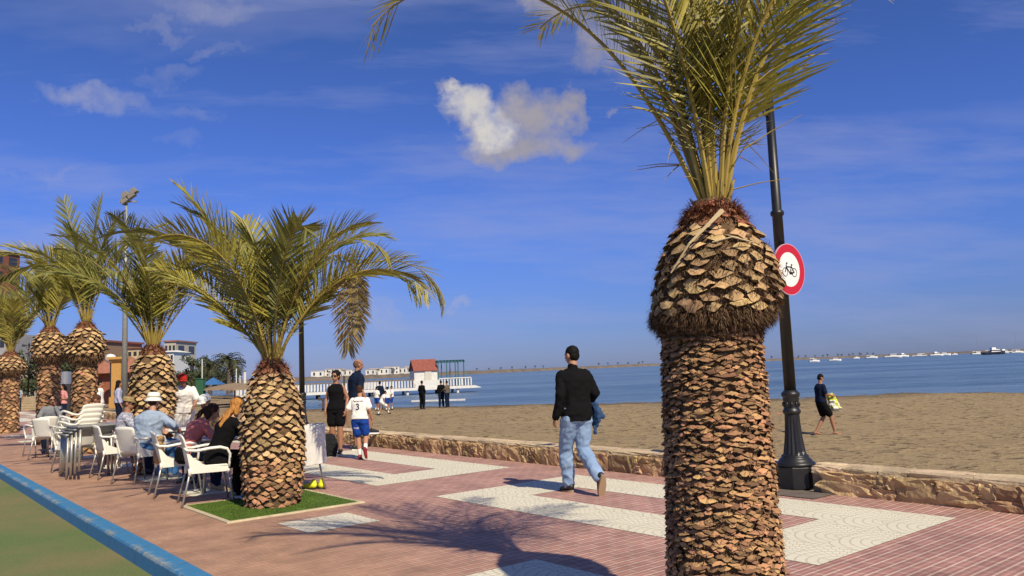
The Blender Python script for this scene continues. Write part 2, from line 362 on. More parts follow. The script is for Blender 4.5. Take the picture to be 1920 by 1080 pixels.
    # damp sand along the waterline
    sep = N.new('ShaderNodeSeparateXYZ'); L.new(tc.outputs['Object'], sep.inputs[0]); r3 = N.new('ShaderNodeMapRange'); r3.inputs[1].default_value = -.72; r3.inputs[2].default_value = -.86; L.new(sep.outputs[2], r3.inputs[0])
    z = N.new('ShaderNodeMix'); z.data_type = 'RGBA'; z.inputs[7].default_value = (.13, .10, .065, 1); L.new(y.outputs[2], z.inputs[6]); L.new(r3.outputs[0], z.inputs[0])
    L.new(z.outputs[2], b.inputs['Base Color']); b.inputs['Roughness'].default_value = .95; b.inputs['Specular IOR Level'].default_value = .15
    bp = N.new('ShaderNodeBump'); bp.inputs['Strength'].default_value = .8; bp.inputs['Distance'].default_value = .14; L.new(n2.outputs['Fac'], bp.inputs['Height']); L.new(bp.outputs[0], b.inputs['Normal'])
    # ---- sea
    m, N, L, b = base('sea_water'); tc = N.new('ShaderNodeTexCoord')
    mp = N.new('ShaderNodeMapping'); mp.inputs['Scale'].default_value = (.25, 1, 1); mp.inputs['Rotation'].default_value = (0, 0, R(8)); L.new(tc.outputs['Object'], mp.inputs[0])
    n = N.new('ShaderNodeTexNoise'); n.inputs['Scale'].default_value = .9; n.inputs['Detail'].default_value = 9; n.inputs['Roughness'].default_value = .68; L.new(mp.outputs[0], n.inputs[0])
    n3 = N.new('ShaderNodeTexNoise'); n3.inputs['Scale'].default_value = .035; n3.inputs['Detail'].default_value = 8; n3.inputs['Roughness'].default_value = .7; L.new(mp.outputs[0], n3.inputs[0])
    r = N.new('ShaderNodeMapRange'); r.inputs[1].default_value = .35; r.inputs[2].default_value = .65; L.new(n3.outputs['Fac'], r.inputs[0])
    x = N.new('ShaderNodeMix'); x.data_type = 'RGBA'; x.inputs[6].default_value = (.05, .10, .175, 1); x.inputs[7].default_value = (.15, .23, .32, 1); ra = N.new('ShaderNodeMath'); ra.operation = 'MULTIPLY_ADD'; ra.inputs[1].default_value = 2.6; L.new(n.outputs['Fac'], ra.inputs[0]); rb = N.new('ShaderNodeMath'); rb.operation = 'SUBTRACT'; rb.inputs[1].default_value = 1.3; L.new(r.outputs[0], rb.inputs[0]); L.new(rb.outputs[0], ra.inputs[2]); ra.use_clamp = True
    L.new(ra.outputs[0], x.inputs[0]); L.new(x.outputs[2], b.inputs['Base Color'])
    b.inputs['Roughness'].default_value = .32; b.inputs['IOR'].default_value = 1.33; b.inputs['Specular IOR Level'].default_value = .35
    bp = N.new('ShaderNodeBump'); bp.inputs['Strength'].default_value = 1; bp.inputs['Distance'].default_value = .35; L.new(n.outputs['Fac'], bp.inputs['Height']); L.new(bp.outputs[0], b.inputs['Normal'])
ground_mats()

# ------------------------------------------------------------------ ground, sea, paving
V0, V1 = 2.12, 8.30
flat_obj('promenade', [[(-12, V0), (150, V0), (150, V1), (-12, V1)]], MATS['red_paving'])
flat_obj('plaza', [[(46, -70), (150, -70), (150, V0-.001), (46, V0-.001)]], MATS['red_paving'])
flat_obj('road', [[(-25, -70), (46, -70), (46, V0-.1), (-25, V0-.1)]], MATS['green_road'], z=-.13)
k = MB()
for (a, b2) in ((-14, 46),):
    pr = [(1.94, -.14), (1.95, -.012), (1.962, .008), (2.115, .012), (2.125, .006), (2.125, -.14)]
    n = int((b2-a)/.5); rings = []
    for i in range(n+1):
        s_ = a+(b2-a)*i/n; rings.append([(v+.006*nz3((s_, v, 0), 1.7), s_, z+.004*nz3((s_, v, z), 2.3)) for v, z in pr])
    k.ring(rings)
ko = k.build('kerb', MATS['blue_kerb_paint']); ko.rotation_euler = (0, 0, AL); tag(ko, kind='structure')

def frame(s0, s1, v0, v1, i0, i1, w0, w1):
    return [[(s0, v0), (s1, v0), (s1, w0), (s0, w0)], [(s0, w1), (s1, w1), (s1, v1), (s0, v1)],
            [(s0, w0), (i0, w0), (i0, w1), (s0, w1)], [(i1, w0), (s1, w0), (s1, w1), (i1, w1)]]
polys = []
for kk in range(-1, 9):
    o = 6.45*kk
    polys += frame(3.27+o, 8.30+o, 5.40, 7.72, 4.15+o, 7.42+o, 6.18, 6.93)
for c in (2.75, 9.45, 16.1, 22.7, 29.4, 36): pass
for a, b2 in ((4.15, 4.95), (7.42, 8.15), (10.95, 11.7), (13.2, 13.9), (15.9, 16.7), (18.6, 19.3), (21.6, 22.4), (26, 26.8), (29.5, 30.3), (33.8, 34.6), (.4, 1.2)):
    polys.append([(a, 3.36), (b2, 3.36), (b2, 4.15), (a, 4.15)])
flat_obj('white_paving', polys, MATS['white_fan_tiles'], z=.004)

flat_obj('footing', [[(4.75, 7.86), (5.75, 7.86), (5.75, 8.30), (4.75, 8.30)]], mat('grey_footing', (.13, .105, .085), .9, var=.3, scale=6, bump=.6, bscale=30), z=.008)

# sea bed / beach: one sheet, fine near the camera, reaching past the horizon
def shore(x):
    pts = [(-400, 160), (-60, 150), (-34, 118), (-22, 78), (-19, 62), (-12, 58), (-3, 55.5), (8.5, 50.5), (15, 48.2), (24, 50), (29, 44), (31.5, 41.8), (34, 45.8), (40, 46), (60, 44), (400, 20)]
    for (a, ya), (b, yb) in zip(pts, pts[1:]):
        if x <= b: return ya+(yb-ya)*(x-a)/(b-a)
    return 20
def axis(fine, lo, hi):
    l = []; x = lo
    while x < hi: l.append(x); x += fine
    return l
xs = [-4000, -1000, -400, -200, -120, -90, -70, -55, -46, -38, -32, -27, -23, -19] + axis(.35, -16, 34) + [36, 38, 40, 44, 50, 60, 80, 120, 300, 1000, 4000]
ys = [-300, -100, -30, -10, 0, 3, 5] + axis(.3, 6.5, 60) + [62, 65, 70, 80, 95, 120, 200, 500, 1500, 6000]
vs = []
for y in ys:
    for x in xs:
        d = y-(shore(x)+.6*nz3((x, 0, 0), .25))
        z = -.70 + .05*nz3((x, y, 0), .5) + .045*nz3((x, y, 3), 1.6) + .035*nz3((x, y, 7), 3.1)
        if d > -9: z -= max(0, (d+9))*.023
        if d > 0: z -= min(1.5, d*.08)
        if y > 200: z = -2.4
        if NN.x*x+NN.y*y < 8.4: z = min(z, -.75)
        vs.append((x, y, z))
nx = len(xs); g = MB(); g.add(vs, [(j*nx+i, j*nx+i+1, (j+1)*nx+i+1, (j+1)*nx+i) for j in range(len(ys)-1) for i in range(nx-1)])
tag(g.build('ground', MATS['beach_sand'], smooth=True), kind='structure')
g = MB(); g.add([(-6000, 30, -.9), (6000, 10, -.9), (6000, 8000, -.9), (-6000, 8000, -.9)], [(0, 1, 2, 3)])
tag(g.build('sea', MATS['sea_water']), kind='structure')

# ------------------------------------------------------------------ low stone walls
M_STONE = mat('wall_stone', (.30, .18, .08), .9, island=.45, col2=(.50, .35, .18), scale=5, bump=.9, bscale=14, bdist=.03)
M_MORT = mat('wall_mortar', (.27, .20, .12), .95, var=.25, bump=.5, bscale=40)
M_CAPST = mat('wall_top_stone', (.50, .38, .23), .9, island=.25, var=.25, scale=5, bump=.7, bscale=18, bdist=.02)
def rock(b, c, d, seed, mi, rot=0, amp=.18):
    n = 5; pts = {}; vs = []; fs = []
    rm = Matrix.Rotation(rot, 3, 'Y')
    def vert(i, j, k2):
        key = (i, j, k2)
        if key not in pts:
            p = Vector((i/n*2-1, j/n*2-1, k2/n*2-1)); q = Vector([math.copysign(abs(t)**.8, t) for t in p])
            l = max(abs(q.x), abs(q.y), abs(q.z)); e = q.normalized(); q = q*.80+e*.28
            nn = Vector((nz3(q, 1.4, seed), nz3(q, 1.4, seed+9), nz3(q, 1.4, seed+17)))+Vector((nz3(q, 3.5, seed), nz3(q, 3.5, seed+9), nz3(q, 3.5, seed+17)))*.45
            q = q+nn*amp*2
            q = rm @ Vector((q.x*d[0]/2, q.y*d[1]/2, q.z*d[2]/2)); pts[key] = len(vs); vs.append(Vector(c)+q)
        return pts[key]
    for a in range(n):
        for e in range(n):
            for f_ in (((a, e, 0), (a, e+1, 0), (a+1, e+1, 0), (a+1, e, 0)), ((a, e, n), (a+1, e, n), (a+1, e+1, n), (a, e+1, n)), ((a, 0, e), (a+1, 0, e), (a+1, 0, e+1), (a, 0, e+1)),
                       ((a, n, e), (a, n, e+1), (a+1, n, e+1), (a+1, n, e)), ((0, a, e), (0, a, e+1), (0, a+1, e+1), (0, a+1, e)), ((n, a, e), (n, a+1, e), (n, a+1, e+1), (n, a, e+1))):
                fs.append([vert(*p) for p in f_])
    b.add(vs, fs, mi)
def stone_wall(s0, s1, label, seed):
    rr = random.Random(seed); b = MB(); b.cur = 1
    o = thing('stone_wall', label, 'wall', (0, 0, 0), AL)
    # rough mortar core
    n = int((s1-s0)/.25); rings = []
    for i in range(n+1):
        s_ = s0+(s1-s0)*i/n; w = .02*nz3((s_, 0, 0), 1.3)
        rings.append([(8.31+w, s_, -.9), (8.31+w, s_, .21), (8.35+w, s_, .235+.02*nz3((s_, 3, 0), 2)), (8.62, s_, .245), (8.68, s_, .2), (8.68, s_, -.9)])
    b.ring(rings)
    s_ = s0
    while s_ < s1-.15:
        w = rr.uniform(.22, .6) if s0 < 0 else rr.uniform(.13, .36)
        w = min(w, s1-s_)
        if w < .06: break
        if rr.random() < .4:
            rock(b, (8.34, s_+w/2, .105), (.17, w*1.04, .26), rr.random()*90, 0, rr.uniform(-.06, .06))
        else:
            h1 = rr.uniform(.09, .15); rock(b, (8.34, s_+w/2, h1/2-.01), (.17, w*1.05, h1+.02), rr.random()*90, 0)
            w1 = w*rr.uniform(.35, .65)
            rock(b, (8.345, s_+w1/2, (h1+.235)/2), (.17, w1*1.04, .24-h1), rr.random()*90, 0); rock(b, (8.345, s_+(w1+w)/2, (h1+.235)/2), (.17, (w-w1)*1.04, .24-h1), rr.random()*90, 0)
        s_ += w
    s_ = s0
    while s_ < s1-.1:
        w = min(rr.uniform(.3, .8), s1-s_)
        f_ = rr.uniform(.4, .6)
        rock(b, (8.30+.42*f_/2, s_+w/2, .245), (.42*f_, w*1.0, .085), rr.random()*90, 2, 0, .12); rock(b, (8.30+.42*f_+.42*(1-f_)/2, s_+w/2+.1, .24), (.43*(1-f_), w*1.02, .09), rr.random()*90, 2, 0, .12)
        s_ += w
    b.build('masonry', [M_STONE, M_MORT, M_CAPST], o)
stone_wall(-9, 5.02, 'low wall of brown stones running right from the black lamp post base', 3)
stone_wall(5.62, 42, 'long low wall of brown stones behind the walking man, left of the lamp post', 11)

# ------------------------------------------------------------------ palms
M_FROND = mat('palm_leaf', (.34, .30, .058), .5, island=.45, transl=.28, spec=.35)
M_FROND2 = mat('palm_leaf_dark', (.20, .20, .05), .5, island=.4, transl=.2, spec=.35)
M_RACH = mat('palm_midrib', (.33, .245, .055), .45, var=.2, scale=6)
M_DRY = mat('palm_leaf_dry', (.26, .19, .075), .7, island=.35)
M_BOOT = mat('palm_boot', (.45, .245, .11), .85, island=.6, col2=(.21, .11, .048), scale=5, bump=.6, bscale=60, bdist=.01)
M_BOOTL = mat('palm_boot_cut', (.50, .335, .155), .85, island=.45, col2=(.33, .20, .085), scale=20, bump=.5, bscale=90, bdist=.006)
M_FIB = mat('palm_fibre', (.15, .085, .038), .95, var=.45, scale=25, bump=1, bscale=70, island=0, bdist=.015)
M_FIBH = mat('palm_fibre_hair', (.14, .078, .036), .9, island=.6)
M_NECK = mat('palm_neck_sheath', (.27, .10, .045), .85, island=.5, col2=(.16, .07, .03), scale=20)

def prof_at(prof, z):
    for (a, ra), (b, rb) in zip(prof, prof[1:]):
        if z <= b: return ra+(rb-ra)*max(0, (z-a))/(b-a)
    return prof[-1][1]
def frond(name, parent, org, az, el0, L, droop, nleaf=60, ll=.42, lw=.024, seed=0, seg=26, side=0.0, dpow=1.7, mats=None, start=.14, vee=.5, r0_=.022, dry=False, roll=None):
    rr = random.Random(seed); roll = R(rr.uniform(-45, 45)) if roll is None else R(roll); b = MB(); P = []; p = Vector(org); ds = L/seg; azr = az
    for i in range(seg+1):
        t = i/seg; el = R(el0-droop*t**dpow); a_ = R(az+side*t*t)
        T = Vector((math.cos(a_)*math.cos(el), math.sin(a_)*math.cos(el), math.sin(el)))
        P.append((p.copy(), T)); p = p+T*ds
    rad = [r0_*(1-.88*(i/seg)**.7)+.002 for i in range(seg+1)]
    b.tube([q for q, _ in P], rad, 6, 1, flat=.7)
    hz = Vector((-math.sin(R(az)), math.cos(R(az)), 0))
    for i in range(nleaf):
        t = start+(1-start)*(i+rr.random()*.5)/nleaf; x = t*seg; k2 = min(int(x), seg-1); fr = x-k2
        c = P[k2][0].lerp(P[k2+1][0], fr); T = P[k2][1].lerp(P[k2+1][1], fr).normalized()
        Sd = T.cross(Vector((0, 0, 1)))
        Sd = hz if Sd.length < .25 else Sd.normalized()
        if Sd.dot(hz) < 0: Sd = -Sd
        Nn = Sd.cross(T); Nn = -Nn if Nn.dot(Vector((-math.cos(R(az))*math.sin(R(el0)), -math.sin(R(az))*math.sin(R(el0)), math.cos(R(el0))+.2))) < 0 else Nn
        Sd, Nn = Sd*math.cos(roll)+Nn*math.sin(roll), Nn*math.cos(roll)-Sd*math.sin(roll)
        u_ = (t-start)/(1-start)
        lf = ll*(.45+.75*math.sin(PI*min(1, (u_*.80+.18)))**.8)*rr.uniform(.88, 1.1)
        ang = R(58-30*u_+rr.uniform(-8, 8))
        w = lw*(1.0-.35*u_)
        if u_ < .08: lf *= .55; w *= .35; ang = R(rr.uniform(35, 75))
        for sg in (-1, 1):
            vv = vee+rr.uniform(-.22, .22)
            if dry: vv = rr.uniform(-.5, .2)
            D = (T*math.cos(ang)+(Sd*sg+Nn*vv).normalized()*math.sin(ang)).normalized()
            Wd = D.cross(Nn if abs(D.dot(Nn)) < .9 else T).normalized(); Wd = (Wd+Nn*sg*.5*rr.uniform(.3, 1.3)).normalized()
            g = Vector((0, 0, -1)); q = c; dd = D; pts = []
            sag = rr.uniform(.05, .3)*(2.5 if dry else 1)
            for m_, (fr_, ww) in enumerate(((0, .55), (.35, 1), (.72, .75), (1, .08))):
                if m_: q = q+dd*lf*(fr_-last); dd = (dd+g*sag*.35).normalized()
                last = fr_; pts.append(q-Wd*w*.5*ww); pts.append(q+Wd*w*.5*ww)
            b.add(pts, [(0, 1, 3, 2), (2, 3, 5, 4), (4, 5, 7, 6)], 0)
    return b.build(name, mats or [M_FROND, M_RACH], parent, recalc=False)

def boots(b, prof, z0, z1, nw, hrow, prot, face, side_, cutup=.35, rr=None, lean=None, skip=0.0, jit=.2, wmul=1.08, hmul=1.5):
    """rows of cut leaf bases wrapped spirally round the trunk"""
    z = z0; row = 0
    while z < z1:
        r = prof_at(prof, z); n = max(7, int(round(2*PI*r/nw)))
        for i in range(n):
            if rr.random() < skip: continue
            a = 2*PI*(i+.5*(row % 2)+rr.uniform(-jit, jit)*.5)/n; zz = z+rr.uniform(-jit, jit)*hrow
            w = 2*PI*r/n*wmul*rr.uniform(.85, 1.15); h = hrow*hmul*rr.uniform(.85, 1.2); pr = prot*rr.uniform(.5, 1.35)
            off = lean(zz) if lean else Vector((0, 0, 0))
            def P(da, dz, out):
                q = prof_at(prof, zz+dz)+out; aa = a+da/max(r, .05)
                return Vector((math.cos(aa)*q, math.sin(aa)*q, zz+dz))+off
            j = lambda s_: rr.uniform(-s_, s_)
            face_pts = [P(-w*.5+j(w*.12), j(h*.22), pr*.45), P(-w*.2+j(w*.12), -h*.30+j(h*.16), pr*rr.uniform(.6, 1.1)), P(j(w*.18), -h*.46+j(h*.12), pr*rr.uniform(.8, 1.15)), P(w*.22+j(w*.12), -h*.28+j(h*.16), pr*rr.uniform(.6, 1.1)), P(w*.5+j(w*.12), j(h*.22), pr*.45), P(w*.2+j(w*.14), h*.30+j(h*.1), pr*(.25)), P(j(w*.1), h*.48, pr*.02), P(-w*.2, h*.28, pr*.25)]
            cen = P(j(w*.1), j(h*.1), pr*rr.uniform(.5, .85))
            base = [P(-w*.45, 0, -.02), P(-w*.2, -h*.34, -.02), P(0, -h*.46, -.02), P(w*.2, -h*.34, -.02), P(w*.45, 0, -.02)]
            vs = face_pts+[cen]+base
            fs = [(k2, (k2+1) % 8, 8) for k2 in range(8)]
            b.add(vs, fs, face)
            b.add(face_pts[:5]+base, [(0, 5, 6, 1), (1, 6, 7, 2), (2, 7, 8, 3), (3, 8, 9, 4)], side_)
        z += hrow; row += 1

def hairs(b, prof, z, n, ln, mi, rr, lean=None, down=.6, spread=.15, w=.004):
    for i in range(n):
        a = rr.uniform(0, 2*PI); zz = z+rr.gauss(0, spread); r = prof_at(prof, zz); off = lean(zz) if lean else Vector((0, 0, 0))
        p = Vector((math.cos(a)*r, math.sin(a)*r, zz))+off
        d = Vector((math.cos(a+rr.gauss(0, .7)), math.sin(a+rr.gauss(0, .7)), rr.gauss(-down, .5))).normalized()
        l = ln*rr.uniform(.4, 1.3); sd_ = d.cross(Vector((0, 0, 1))).normalized()*w
        q = p+d*l*.5; e = q+(d+Vector((0, 0, rr.gauss(-.35, .4)))).normalized()*l*.5
        b.add([p-sd_, p+sd_, q+sd_*.8, q-sd_*.8, e], [(0, 1, 2, 3), (3, 2, 4)], mi)

def core(b, prof, z0, z1, mi, lean, amp=.03, seg=40, dz=.05):
    rings = []; n = int((z1-z0)/dz)
    for i in range(n+1):
        z = z0+(z1-z0)*i/n; r = prof_at(prof, z); off = lean(z) if lean else Vector((0, 0, 0))
        rings.append([Vector((math.cos(2*PI*k2/seg), math.sin(2*PI*k2/seg), 0))*(r*(1+amp*nz3((math.cos(2*PI*k2/seg)*2, math.sin(2*PI*k2/seg)*2, z*4), 1.5))-.01)+Vector((0, 0, z))+off for k2 in range(seg)])
    b.ring(rings, mi)

def crown_base(parent, org, r, h, seed, n=26, mats=None):
    """sheath of petiole bases that the fronds leave from"""
    rr = random.Random(seed); b = MB()
    for i in range(n):
        a = rr.uniform(0, 2*PI); q = r*math.sqrt(rr.random()); el = R(rr.uniform(62, 88))
        p = Vector(org)+Vector((math.cos(a)*q, math.sin(a)*q, -.08)); d = Vector((math.cos(a)*math.cos(el), math.sin(a)*math.cos(el), math.sin(el)))
        l = h*rr.uniform(.6, 1.2)
        b.tube([p, p+d*l*.4, p+d*l+Vector((0, 0, .02))], [.018, .012, .004], 5, 0)
    return b.build('petiole_bundle', mats or M_RACH, parent)

def lathe_hat(b, c, brim, crown, h, seg=24, rot=None, droop=.015):
    rot = rot or Matrix.Identity(3); c = Vector(c); prof = [(-.004, .02), (-.012-droop, brim), (-.004-droop, brim+.002), (.008, crown*1.05), (h*.6, crown), (h*.92, crown*.86), (h, crown*.5), (h+.003, .01)]
    b.ring([[c+rot @ Vector((math.cos(2*PI*k2/seg)*r_, math.sin(2*PI*k2/seg)*r_*1.12, z_)) for k2 in range(seg)] for z_, r_ in prof])

def planter(s_, v_, label, half=.75):
    o = thing('planter', label, 'planter', sv(s_, v_), AL)
    b = MB(); e = half+.03
    for (cx, cy, w, d) in ((0, e, 2*e+.06, .06), (0, -e, 2*e+.06, .06), (e, 0, .06, 2*e-.06), (-e, 0, .06, 2*e-.06)): b.box((cx, cy, -.008), (w, d, .05))
    b.build('border', mat('planter_border', (.50, .42, .26), .8, var=.2, bump=.3), o, bevel=.006)
    b = MB(); n = 40
    b.add([(-half, -half, .016), (half, -half, .016), (half, half, .016), (-half, half, .016)], [(0, 1, 2, 3)])
    rr = random.Random(5)
    for i in range(9000):
        x, y = rr.uniform(-half, half), rr.uniform(-half, half); a = rr.uniform(0, PI); w = .004
        t = Vector((rr.gauss(0, .008), rr.gauss(0, .008), .028+rr.uniform(-.006, .006)))
        b.add([(x-math.cos(a)*w, y-math.sin(a)*w, .014), (x+math.cos(a)*w, y+math.sin(a)*w, .014), (x+t.x, y+t.y, t.z)], [(0, 1, 2)])
    g = b.build('artificial_turf', mat('turf', (.075, .135, .008), .7, var=.3, scale=3, transl=.1), o, recalc=False); 
    return o

# --- palm nearest the camera
def lean1(z):
    k2 = min(max((z-1.68)/.25, 0), 1)
    return Vector((.058*k2*(1-max(0, min((z-2.2)/.3, 1))*.1), 0, 0))
P1 = sv(2.75, 3.8)+Vector((-.105, 0, 0))
palm1 = thing('palm_tree', 'nearest palm with thick rough trunk and swollen shaggy collar, in front of the lamp post', 'palm tree', P1)
pf1 = [(-.1, .355), (0, .335), (.25, .31), (.7, .292), (1.2, .282), (1.6, .268), (1.69, .28), (1.73, .325), (1.80, .342), (1.9, .345), (2.02, .325), (2.12, .29), (2.2, .245), (2.27, .195), (2.33, .15), (2.4, .115), (2.6, .10)]
b = MB(); rr = random.Random(21)
core(b, pf1, -.08, 2.42, 2, lean1, seg=56, amp=.05)
boots(b, pf1, .02, 1.68, .044, .0185, .018, 0, 2, rr=rr, lean=lean1, skip=.13, jit=1.0, wmul=1.25, hmul=1.35)
boots(b, pf1, .05, 1.66, .085, .05, .026, 0, 2, rr=rr, lean=lean1, skip=.6, jit=1.4, wmul=1.2, hmul=.5)
boots(b, pf1, 1.79, 2.27, .118, .046, .030, 1, 2, rr=rr, lean=lean1, skip=.06, jit=.4, wmul=.88, hmul=1.3)
boots(b, pf1, 2.26, 2.38, .07, .035, .02, 4, 2, rr=rr, lean=lean1, skip=.1, jit=.5)
hairs(b, pf1, 1.74, 5200, .062, 3, rr, lean1, down=.55, spread=.028, w=.0022)
hairs(b, pf1, 1.70, 1500, .06, 3, rr, lean1, down=.9, spread=.03, w=.002)
hairs(b, pf1, 1.98, 5200, .055, 3, rr, lean1, down=.1, spread=.13, w=.002)
hairs(b, pf1, 2.33, 1800, .06, 4, rr, lean1, down=-.3, spread=.035, w=.003)
hairs(b, pf1, .9, 3500, .04, 3, rr, lean1, down=.3, spread=.5, w=.002)
b.build('trunk', [M_BOOT, M_BOOTL, M_FIB, M_FIBH, M_NECK], palm1, recalc=False)
b = MB()   # loose dry stalks stuck on the collar
b.tube([(-.26, -.28, 1.98), (-.16, -.32, 2.13), (-.04, -.30, 2.24), (.04, -.27, 2.31)], [.004, .006, .010, .015], 5)
b.tube([(-.04, -.33, 2.13), (.06, -.36, 2.15), (.18, -.33, 2.12)], [.004, .005, .004], 5)
b.build('dry_stalk', mat('dry_stalk', (.55, .42, .24), .7), palm1)
N1 = Vector((.07, 0, 2.36))
crown_base(palm1, N1, .06, .30, 4, 18)
FR1 = [ # azimuth, rise, length, droop, sideways curl, droop power
 (177, 68, 2.8, 122, 0, 2.15), (163, 75, 2.6, 75, 6, 2.1), (198, 77, 2.6, 65, 0, 2.0), (228, 79, 2.5, 80, 0, 1.8), (266, 88, 2.7, 60, 0, 2.0), (300, 82, 2.5, 80, 0, 1.8),
 (325, 80, 2.5, 85, 0, 1.8), (352, 76, 2.6, 80, 0, 1.8), (6, 80, 2.6, 75, 0, 1.8), (30, 78, 2.6, 90, 0, 1.8), (75, 80, 2.6, 95, 0, 1.9), (125, 79, 2.6, 95, 0, 1.9),
 (184, 80, 2.7, 70, 0, 2.1), (240, 86, 2.5, 50, 0, 2), (0, 86, 2.5, 55, 0, 2), (100, 86, 2.5, 60, 0, 2), (170, 78, 2.3, 60, 0, 1.8)]
for i, (az, el, L_, dr, sd_, dp) in enumerate(FR1):
    a = R(az); o_ = N1+Vector((math.cos(a)*.035, math.sin(a)*.035, -.03))
    frond('frond', palm1, o_, az, el, L_, dr, nleaf=74, ll=.44, lw=.0160, seed=100+i, seg=30, side=sd_, dpow=dp, start=.14, vee=.85 if i in (0, 1, 2, 12) else .38, r0_=.031 if i in (4, 7, 8) else .024, roll={0: 0, 1: 20, 2: -20, 7: 72, 8: 50, 9: 60, 4: 10}.get(i))
b = MB(); rr = random.Random(8)   # stray spines and threads low on the stalks
for i in range(46):
    a = rr.uniform(0, 2*PI); h = rr.uniform(.05, .75); q = .06+h*.33
    p = N1+Vector((math.cos(a)*q, math.sin(a)*q, h)); d = Vector((math.cos(a+rr.gauss(0, .8)), math.sin(a+rr.gauss(0, .8)), rr.gauss(.25, .5))).normalized(); l = rr.uniform(.12, .42)
    b.tube([p, p+d*l*.5, p+d*l+Vector((0, 0, -.02))], [.004, .003, .001], 4)
b.build('spines', M_RACH, palm1)
planter(2.75, 3.8, 'square of green turf with pale border round the nearest palm, mostly below the picture')

# --- second palm, pineapple trunk
def palm(label, s_, prof, z0, neck, fr, nw, hrow, prot, seed, upper=None, nleaf=62, ll=.44, lw=.03, dx=0, seg=20, skirt=None):
    prof = [(a_, r_-(.032 if r_ > .2 else 0)) for a_, r_ in prof]; pos = sv(s_, 3.8); o = thing('palm_tree', label, 'palm tree', pos, 0, None); rr = random.Random(seed)
    b = MB(); core(b, prof, -.05, neck+.02, 2, None, seg=28, dz=.08)
    boots(b, prof, .03, z0, nw[0], hrow[0], prot[0], 0, 2, rr=rr, skip=.06, jit=.45, wmul=.95, hmul=1.35)
    boots(b, prof, z0, neck-.14, nw[1], hrow[1], prot[1], 1, 2, rr=rr, skip=.05, jit=.3, wmul=.82, hmul=1.25)
    boots(b, prof, neck-.14, neck, .07, .04, .02, 4, 2, rr=rr, jit=.5)
    hairs(b, prof, neck-.06, 500, .09, 4, rr, down=-.4, spread=.05, w=.004)
    if skirt: hairs(b, prof, skirt, 1500, .13, 3, rr, down=.7, spread=.05, w=.006)
    hairs(b, prof, (z0+neck)/2, 500, .05, 3, rr, down=0, spread=.3, w=.004)
    b.build('trunk', [M_BOOT, M_BOOTL, M_FIB, M_FIBH, M_NECK], o, recalc=False)
    crown_base(o, (0, 0, neck), .08, .45, seed, 22)
    for i, f_ in enumerate(fr):
        az, el, L_, dr = f_[:4]; dp = f_[4] if len(f_) > 4 else 1.7; dry = len(f_) > 5
        a = R(az); frond('frond', o, Vector((math.cos(a)*.05, math.sin(a)*.05, neck-.03)), az, el, L_, dr, nleaf=nleaf, ll=ll, lw=lw, seed=seed*50+i, seg=seg, dpow=dp, r0_=.024,
                         mats=[M_DRY, M_RACH] if dry else ([M_FROND2, M_RACH] if i % 3 == 0 else None), dry=dry)
    return o
PR2 = [(-.1, .33), (0, .335), (.25, .365), (.6, .39), (.95, .39), (1.22, .355), (1.4, .29), (1.6, .19), (1.7, .11), (1.9, .1)]
FR2 = [(268, 86, 2.0, 150, 2.6), (5, 63, 2.9, 150, 1.9), (350, 60, 2.5, 120, 1.8), (20, 66, 2.5, 130, 1.8), (178, 66, 2.5, 60, 1.9), (165, 58, 2.1, 50, 1.8), (195, 68, 2.65, 90, 2.0), (185, 75, 2.4, 30, 1.8), (172, 55, 1.9, 40, 1.6),
       (300, 74, 2.4, 110, 2), (240, 72, 2.3, 100, 2), (330, 70, 2.6, 130, 2), (210, 72, 2.3, 90, 1.8), (60, 74, 2.4, 110, 2), (110, 76, 2.3, 100, 2), (30, 76, 2.4, 90, 2), (150, 78, 2.2, 80, 2),
       (0, 80, 2.2, 80, 2), (200, 82, 2.2, 60, 2), (310, 84, 2.0, 80, 2), (130, 84, 2.2, 60, 2)]
palm2 = palm('short palm with fat pineapple-like trunk on a green turf square, broken frond hanging from it', 9.35, PR2, .55, 1.72, FR2, (.105, .135), (.042, .05), (.032, .040), 2, nleaf=72, ll=.42, lw=.026, seg=24)
# the broken frond hanging from the right side of palm 2
b = MB(); hp = atd(658, 492, 9.55)-sv(9.35, 3.8)
frond('broken_frond', palm2, hp, 108, -80, 1.08, 6, side=60, nleaf=60, ll=.27, lw=.026, seed=77, seg=16, mats=[M_DRY, M_RACH], start=.02, vee=-.1, roll=0, r0_=.011, dpow=1.2)
frond('broken_frond', palm2, hp+Vector((.05, .03, -.02)), 80, -84, .8, 5, nleaf=40, ll=.22, lw=.026, seed=78, seg=12, mats=[M_DRY, M_RACH], start=.05, vee=-.1, roll=0, r0_=.009, dpow=1.2)
planter(9.4, 3.8, 'square of bright green turf with pale border under the pineapple-trunk palm')
rr = random.Random(3)
def gen(n, el, dr, L_, extra=()):
    l = list(extra)
    for i in range(n): l.append((rr.uniform(0, 12)+i*137.5 % 360, rr.uniform(*el)+(6 if i % 3 == 0 else 0), rr.uniform(*L_), rr.uniform(*dr), rr.uniform(1.6, 2.1)))
    return l
PR3 = [(-.1, .31), (0, .31), (.8, .33), (1.15, .37), (1.45, .38), (1.75, .34), (1.95, .26), (2.07, .16), (2.14, .11), (2.3, .1)]
palm('third palm behind the people at the cafe tables, frond arching far to the left', 14.55, PR3, 1.0, 2.14, gen(8, (66, 80), (70, 110), (2.0, 2.5), ((181, 57, 3.3, 100, 1.9), (190, 66, 3.0, 115, 1.9), (172, 64, 2.7, 60, 2), (0, 66, 2.9, 90, 1.9), (350, 72, 2.6, 85, 2), (10, 60, 2.2, 50, 1.8), (270, 82, 2.6, 85, 2.2), (230, 75, 2.5, 80, 2))), (.13, .155), (.05, .06), (.045, .055), 3)
